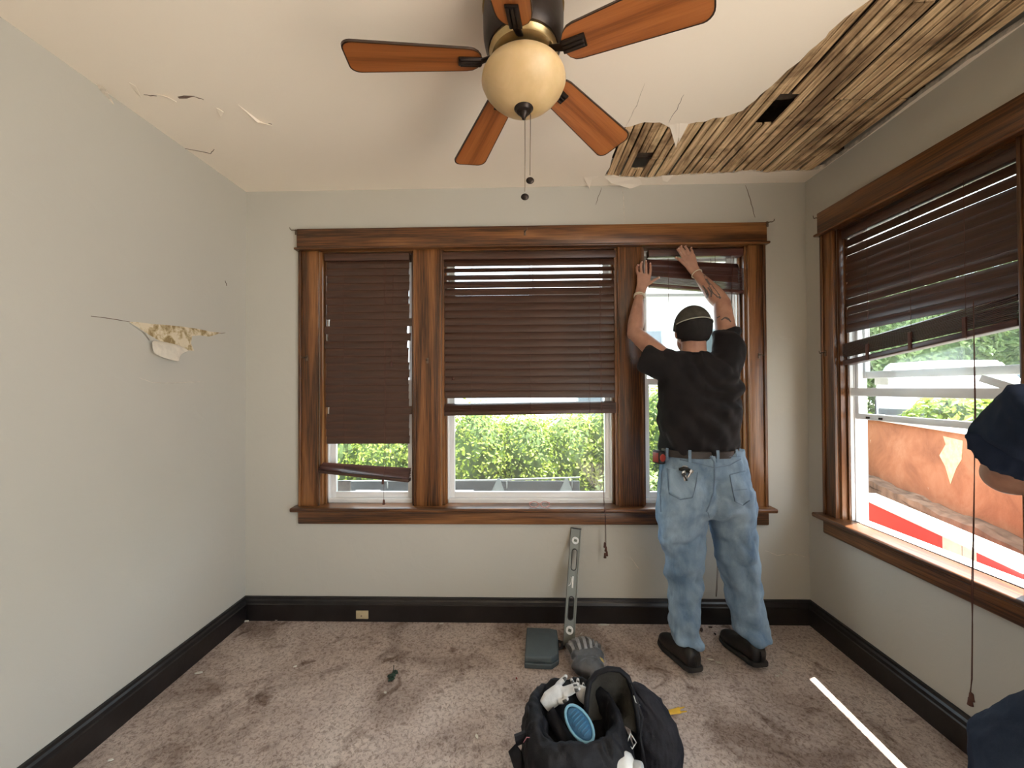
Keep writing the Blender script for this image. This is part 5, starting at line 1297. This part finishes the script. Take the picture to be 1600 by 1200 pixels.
# belt and loops
bel = par(MB().rings([ringx((.921+dx, 2.02, z_), a_, b2, 48, 2.4) for z_, a_, b2, dx in ((1.068, .186, .126, 0), (1.070, .1915, .1315, 0), (1.103, .1905, .1305, 0), (1.105, .186, .126, 0))], cap=False).build('belt', MAT['leather'], None, smooth='auto'))
def bx_ang(a_, z_, rx=.1925, ry=.1325, pw=2.4):
    cc, ss = cos(a_), sin(a_); return V((.921+rx*math.copysign(abs(cc)**(2/pw), cc), 2.02+ry*math.copysign(abs(ss)**(2/pw), ss), z_))
for a_ in (-2.02, -1.46, -.86, -2.75, .4, 2.2):
    p0_, p1_ = bx_ang(a_, 1.052, .194, .134), bx_ang(a_+.0, 1.112, .194, .134)
    d_ = (bx_ang(a_+.03, 1.08)-bx_ang(a_-.03, 1.08)).normalized(); nn_ = V((p0_.x-.921, p0_.y-2.02, 0)).normalized()
    vs = [p+d_*s_*.0065+nn_*t_ for p in (p0_, p0_.lerp(p1_, .5)+nn_*.0015, p1_) for s_, t_ in ((-1, 0), (1, 0), (1, .003), (-1, .003))]
    par(MB().rings([vs[0:4], vs[4:8], vs[8:12]]).build('belt_loop', MAT['denim'], None))
# shoes
def shoe(heel, toe, lift, par_):
    d = (toe-heel); d.z = 0; Ls = d.length; d.normalize(); s_ = V((d.y, -d.x, 0)); hz_ = lift
    def P_(t_, z_): # heel raised, toes on the floor
        zz = z_+max(0, (0.62-t_))*hz_/.62
        return heel+d*(t_*Ls)+V((0, 0, zz))
    mb = MB(); rs_ = []
    for t_, w_, h_, in ((.0, .024, .066), (.02, .038, .086), (.10, .044, .110), (.25, .045, .118), (.40, .046, .105), (.55, .051, .080), (.72, .054, .064), (.88, .047, .052), (.97, .030, .040), (1.0, .014, .026)):
        c_ = P_(t_, .012); ring_ = []
        for q in range(20):
            a_ = 2*pi*q/20; x_ = w_*math.copysign(abs(cos(a_))**.8, cos(a_)); z_ = h_/2+h_/2*sin(a_)
            if sin(a_) < 0: z_ = h_/2*(1-abs(sin(a_))**.6)
            ring_.append(c_+s_*x_+V((0, 0, z_)))
        rs_.append(ring_)
    o = par(mb.rings(rs_).build('shoe', MAT['shoe'], None, smooth=True)); md = o.modifiers.new('b', 'SUBSURF'); md.levels = 1; bake(o)
    mb = MB(); rs_ = []
    for t_, w_ in ((-.03, .024), (0, .040), (.1, .048), (.3, .047), (.5, .049), (.7, .057), (.88, .051), (.98, .028), (1.02, .012)):
        rs_.append([P_(t_, .001)+s_*(w_*x_)+V((0, 0, z_)) for x_, z_ in ((-1, 0), (1, 0), (1.04, .012), (1, .024), (-1, .024), (-1.04, .012))])
    so_ = MB().rings(rs_).build('sole', MAT['sole'], None, bevel=.003); so_.parent = o; so_.matrix_parent_inverse = o.matrix_world.inverted(); so_.matrix_parent_inverse = M4()
    rb = MB().tube([P_(.03, .075)+s_*.0, P_(.0, .05), P_(-.005, .03)], [(.012, .004)]*3, 8, hint=s_).build('heel_tab', MAT['sole'], None); rb.parent = o; rb.matrix_parent_inverse = M4()
    return o
h_ = at(1087, 1060, z=.0); shoe(h_, h_+V((-.055, .285, 0)), .03, man)
h_ = at(1189, 1052, z=.0); shoe(h_, h_+V((-.035, .28, 0)), .03, man)
# tape measure on the belt, keys hanging from the pocket
p_ = at(1029, 714, y=1.99)
tm = empty('tape_measure', p_, label='red and black tape measure clipped to the belt at the man\'s left hip', cat='tape measure')
tm.rotation_euler = (0, 0, rad(20)); m_tr = plain('red_plastic', (.28, .03, .02), .4)
MB().box(-.018, .022, -.030, .030, -.034, .034).build('case', m_lbk, tm, bevel=.010, seg=3)
MB().rings([[V((.0+.0, 0, 0))+V((.017*cos(q*pi/12)-.0, yy, .019*sin(q*pi/12))) for q in range(24)] for yy in (-.034, -.028)]).build('red_face', m_tr, tm, bevel=.002)
MB().box(-.0195, -.016, -.02, .02, -.024, .024).build('red_side', m_tr, tm, bevel=.001)
k_, _ = onto(bj, 1070, 737, off=.012)
ks = empty('key_bunch', k_, label='bunch of keys on dark carabiner hanging out of the jeans pocket', cat='keys'); random.seed(4)
m_key = plain('steel_keys', (.45, .42, .38), .3, .9)
MB().tube([(.016*cos(q*pi/8), .0, .012+.016*sin(q*pi/8)) for q in range(17)], .0025, 7, caps=False).build('key_ring', m_key, ks, smooth=True)
mb = MB(); mb.tube([(-.028, 0, .012), (-.01, -.006, .02), (.012, -.004, .016), (.034, 0, .004), (.030, .0, -.004), (.0, -.004, .004), (-.028, 0, .012)], .006, 8); mb.build('carabiner', m_lbk, ks, smooth=True)
for q in range(6):
    q_ = M4.Translation(V((random.uniform(-.012, .022), -.006-.002*q, -.012+random.uniform(-.012, .01)))) @ M4.Rotation(random.uniform(-.9, .9), 4, 'Y')
    mb = MB(); mb.mbox(q_ @ M4.Translation(V((0, 0, .012))), .017, .002, .015); mb.mbox(q_ @ M4.Translation(V((0, 0, -.008))), .007, .002, .028); mb.build('key', m_key if q % 2 else m_lbk, ks, bevel=.0006)

# ------------------------------------------------------------------ second person, mostly outside the frame on the right
p2 = empty('person', (1.36, .82, 0), label='person in navy t-shirt and dark jeans at the right edge, elbow bent', cat='person')
def par2(o): o.parent = p2; o.matrix_parent_inverse = M4.Translation(-p2.location); return o
C2 = V((1.40, .80, 0))
mb = MB()
mb.ell((1.42, .84, 1.60), .078, .098, .112, 24, 16); mb.ell((1.42, .90, 1.55), .055, .055, .06, 18, 12); mb.ell((1.42, .945, 1.60), .012, .018, .022, 12, 8)
for s_ in (-1, 1): mb.ell((1.42+s_*.08, .84, 1.59), .010, .018, .03, 12, 8)
mb.tube([(1.42, .80, 1.40), (1.42, .81, 1.47), (1.42, .83, 1.54)], [.07, .06, .058], 20)
mb.rings([ringx(c_, a_, b2) for c_, a_, b2 in (((1.42, .78, .86), .15, .10), ((1.42, .78, 1.1), .16, .11), ((1.42, .78, 1.30), .17, .10), ((1.42, .80, 1.41), .08, .07))])
sh2 = at(1622, 655, y=.88); el2 = at(1580, 738, y=1.03); wr2 = V((1.50, 1.10, 1.20))
mb.tube([sh2, sh2.lerp(el2, .5), el2, el2.lerp(wr2, .3), wr2], [.050, .044, .050, .046, .028], 22); mb.ell(el2+V((0, 0, -.006)), .055, .055, .052, 18, 12)
pl2 = wr2+(wr2-el2).normalized()*.04; d2 = (wr2-el2).normalized(); s2 = d2.cross(V((0, 0, 1))).normalized()
def fing(base, d, curl, ln, r_): return ([base, base+d*ln*.45, base+d*ln*.75+curl*ln*.18, base+d*ln*.9+curl*ln*.42], r_)
kn = wr2+d2*.085
hand(mb, wr2, [(wr2, .026, .02), (pl2, .036, .016), (kn, .040, .013)], [fing(kn+s2*(-.03+.02*q), (d2+s2*(-.06+.04*q)).normalized(), V((0, 0, -1)), .075+.008*(q in (1, 2)), .0088) for q in range(4)],
     ([wr2+d2*.03-s2*.028, wr2+d2*.05-s2*.045, wr2+d2*.075-s2*.050, wr2+d2*.095-s2*.048], .010), V((0, 0, 1)))
sh3 = V((1.57, .80, 1.32)); el3 = V((1.63, .90, 1.10)); wr3 = V((1.58, 1.08, .98))
mb.tube([sh3, sh3.lerp(el3, .5), el3, el3.lerp(wr3, .3), wr3], [.058, .053, .046, .043, .027], 20)
d3 = (wr3-el3).normalized(); s3 = d3.cross(V((0, 0, 1))).normalized(); kn = wr3+d3*.08
hand(mb, wr3, [(wr3, .026, .02), (wr3+d3*.04, .035, .016), (kn, .039, .013)], [fing(kn+s3*(-.03+.02*q), (d3+s3*(-.06+.04*q)).normalized(), V((0, 0, -1)), .07+.008*(q in (1, 2)), .0088) for q in range(4)],
     ([wr3+d3*.03+s3*.028, wr3+d3*.05+s3*.045, wr3+d3*.075+s3*.050, wr3+d3*.095+s3*.048], .010), V((0, 0, 1)))
b2o = par2(mb.build('body', MAT['skin'], None, smooth=True)); fuse(b2o, .0045, 5)
mb = MB()
mb.rings([ringx(c_, a_, b2) for c_, a_, b2 in (((1.42, .77, .84), .175, .125), ((1.42, .77, 1.0), .18, .125), ((1.42, .78, 1.2), .185, .13), ((1.42, .79, 1.32), .18, .11), ((1.42, .80, 1.385), .11, .085), ((1.42, .80, 1.41), .068, .066))])
mb.tube([V((1.38, .82, 1.32)), V((1.27, .85, 1.345)), sh2, sh2.lerp(el2, .4), at(1588, 699, y=.925)], [(.085, .08), (.088, .085), (.088, .088), (.088, .088), (.086, .084)], 26)
mb.tube([V((1.50, .79, 1.31)), sh3, sh3.lerp(el3, .7)], [(.09, .08), (.075, .07), (.062, .06)], 24)
o = par2(mb.build('t_shirt', MAT['navy_shirt'], None, smooth=True)); fuse(o, .007, 6); wrinkle(o, .006, 10)
o = par2(MB().ell((1.42, .835, 1.645), .088, .110, .085, 24, 14).build('hair', MAT['hair'], None, smooth=True))
mb = MB()
mb.rings([ringx(c_, a_, b2) for c_, a_, b2 in (((1.42, .77, .90), .172, .125), ((1.41, .77, .80), .185, .14), ((1.40, .77, .70), .195, .145), ((1.40, .77, .62), .18, .12))])
k1 = at(1572, 1178, y=.93); k1.z += .0
lgs = [(V((1.36, .83, .74)), .105), (V((1.28, .89, .63)), .108), (V((1.215, .96, .50)), .100), (V((1.20, .96, .42)), .086), (V((1.20, .90, .22)), .068), (V((1.20, .86, .06)), .075)]
mb.tube([p for p, _ in lgs], [r_ for _, r_ in lgs], 26)
lgs = [(V((1.50, .78, .76)), .10), (V((1.52, .80, .50)), .085), (V((1.53, .78, .3)), .068), (V((1.54, .76, .06)), .073)]
mb.tube([p for p, _ in lgs], [r_ for _, r_ in lgs], 26)
o = par2(mb.build('jeans', MAT['denim_dark'], None, smooth=True)); fuse(o, .008, 6); wrinkle(o, .008, 9)
_par = par
def par(o, p=None): return par2(o)
shoe(V((1.20, .79, 0)), V((1.17, 1.06, 0)), .0, p2); shoe(V((1.55, .70, 0)), V((1.55, .98, 0)), .0, p2)
par = _par
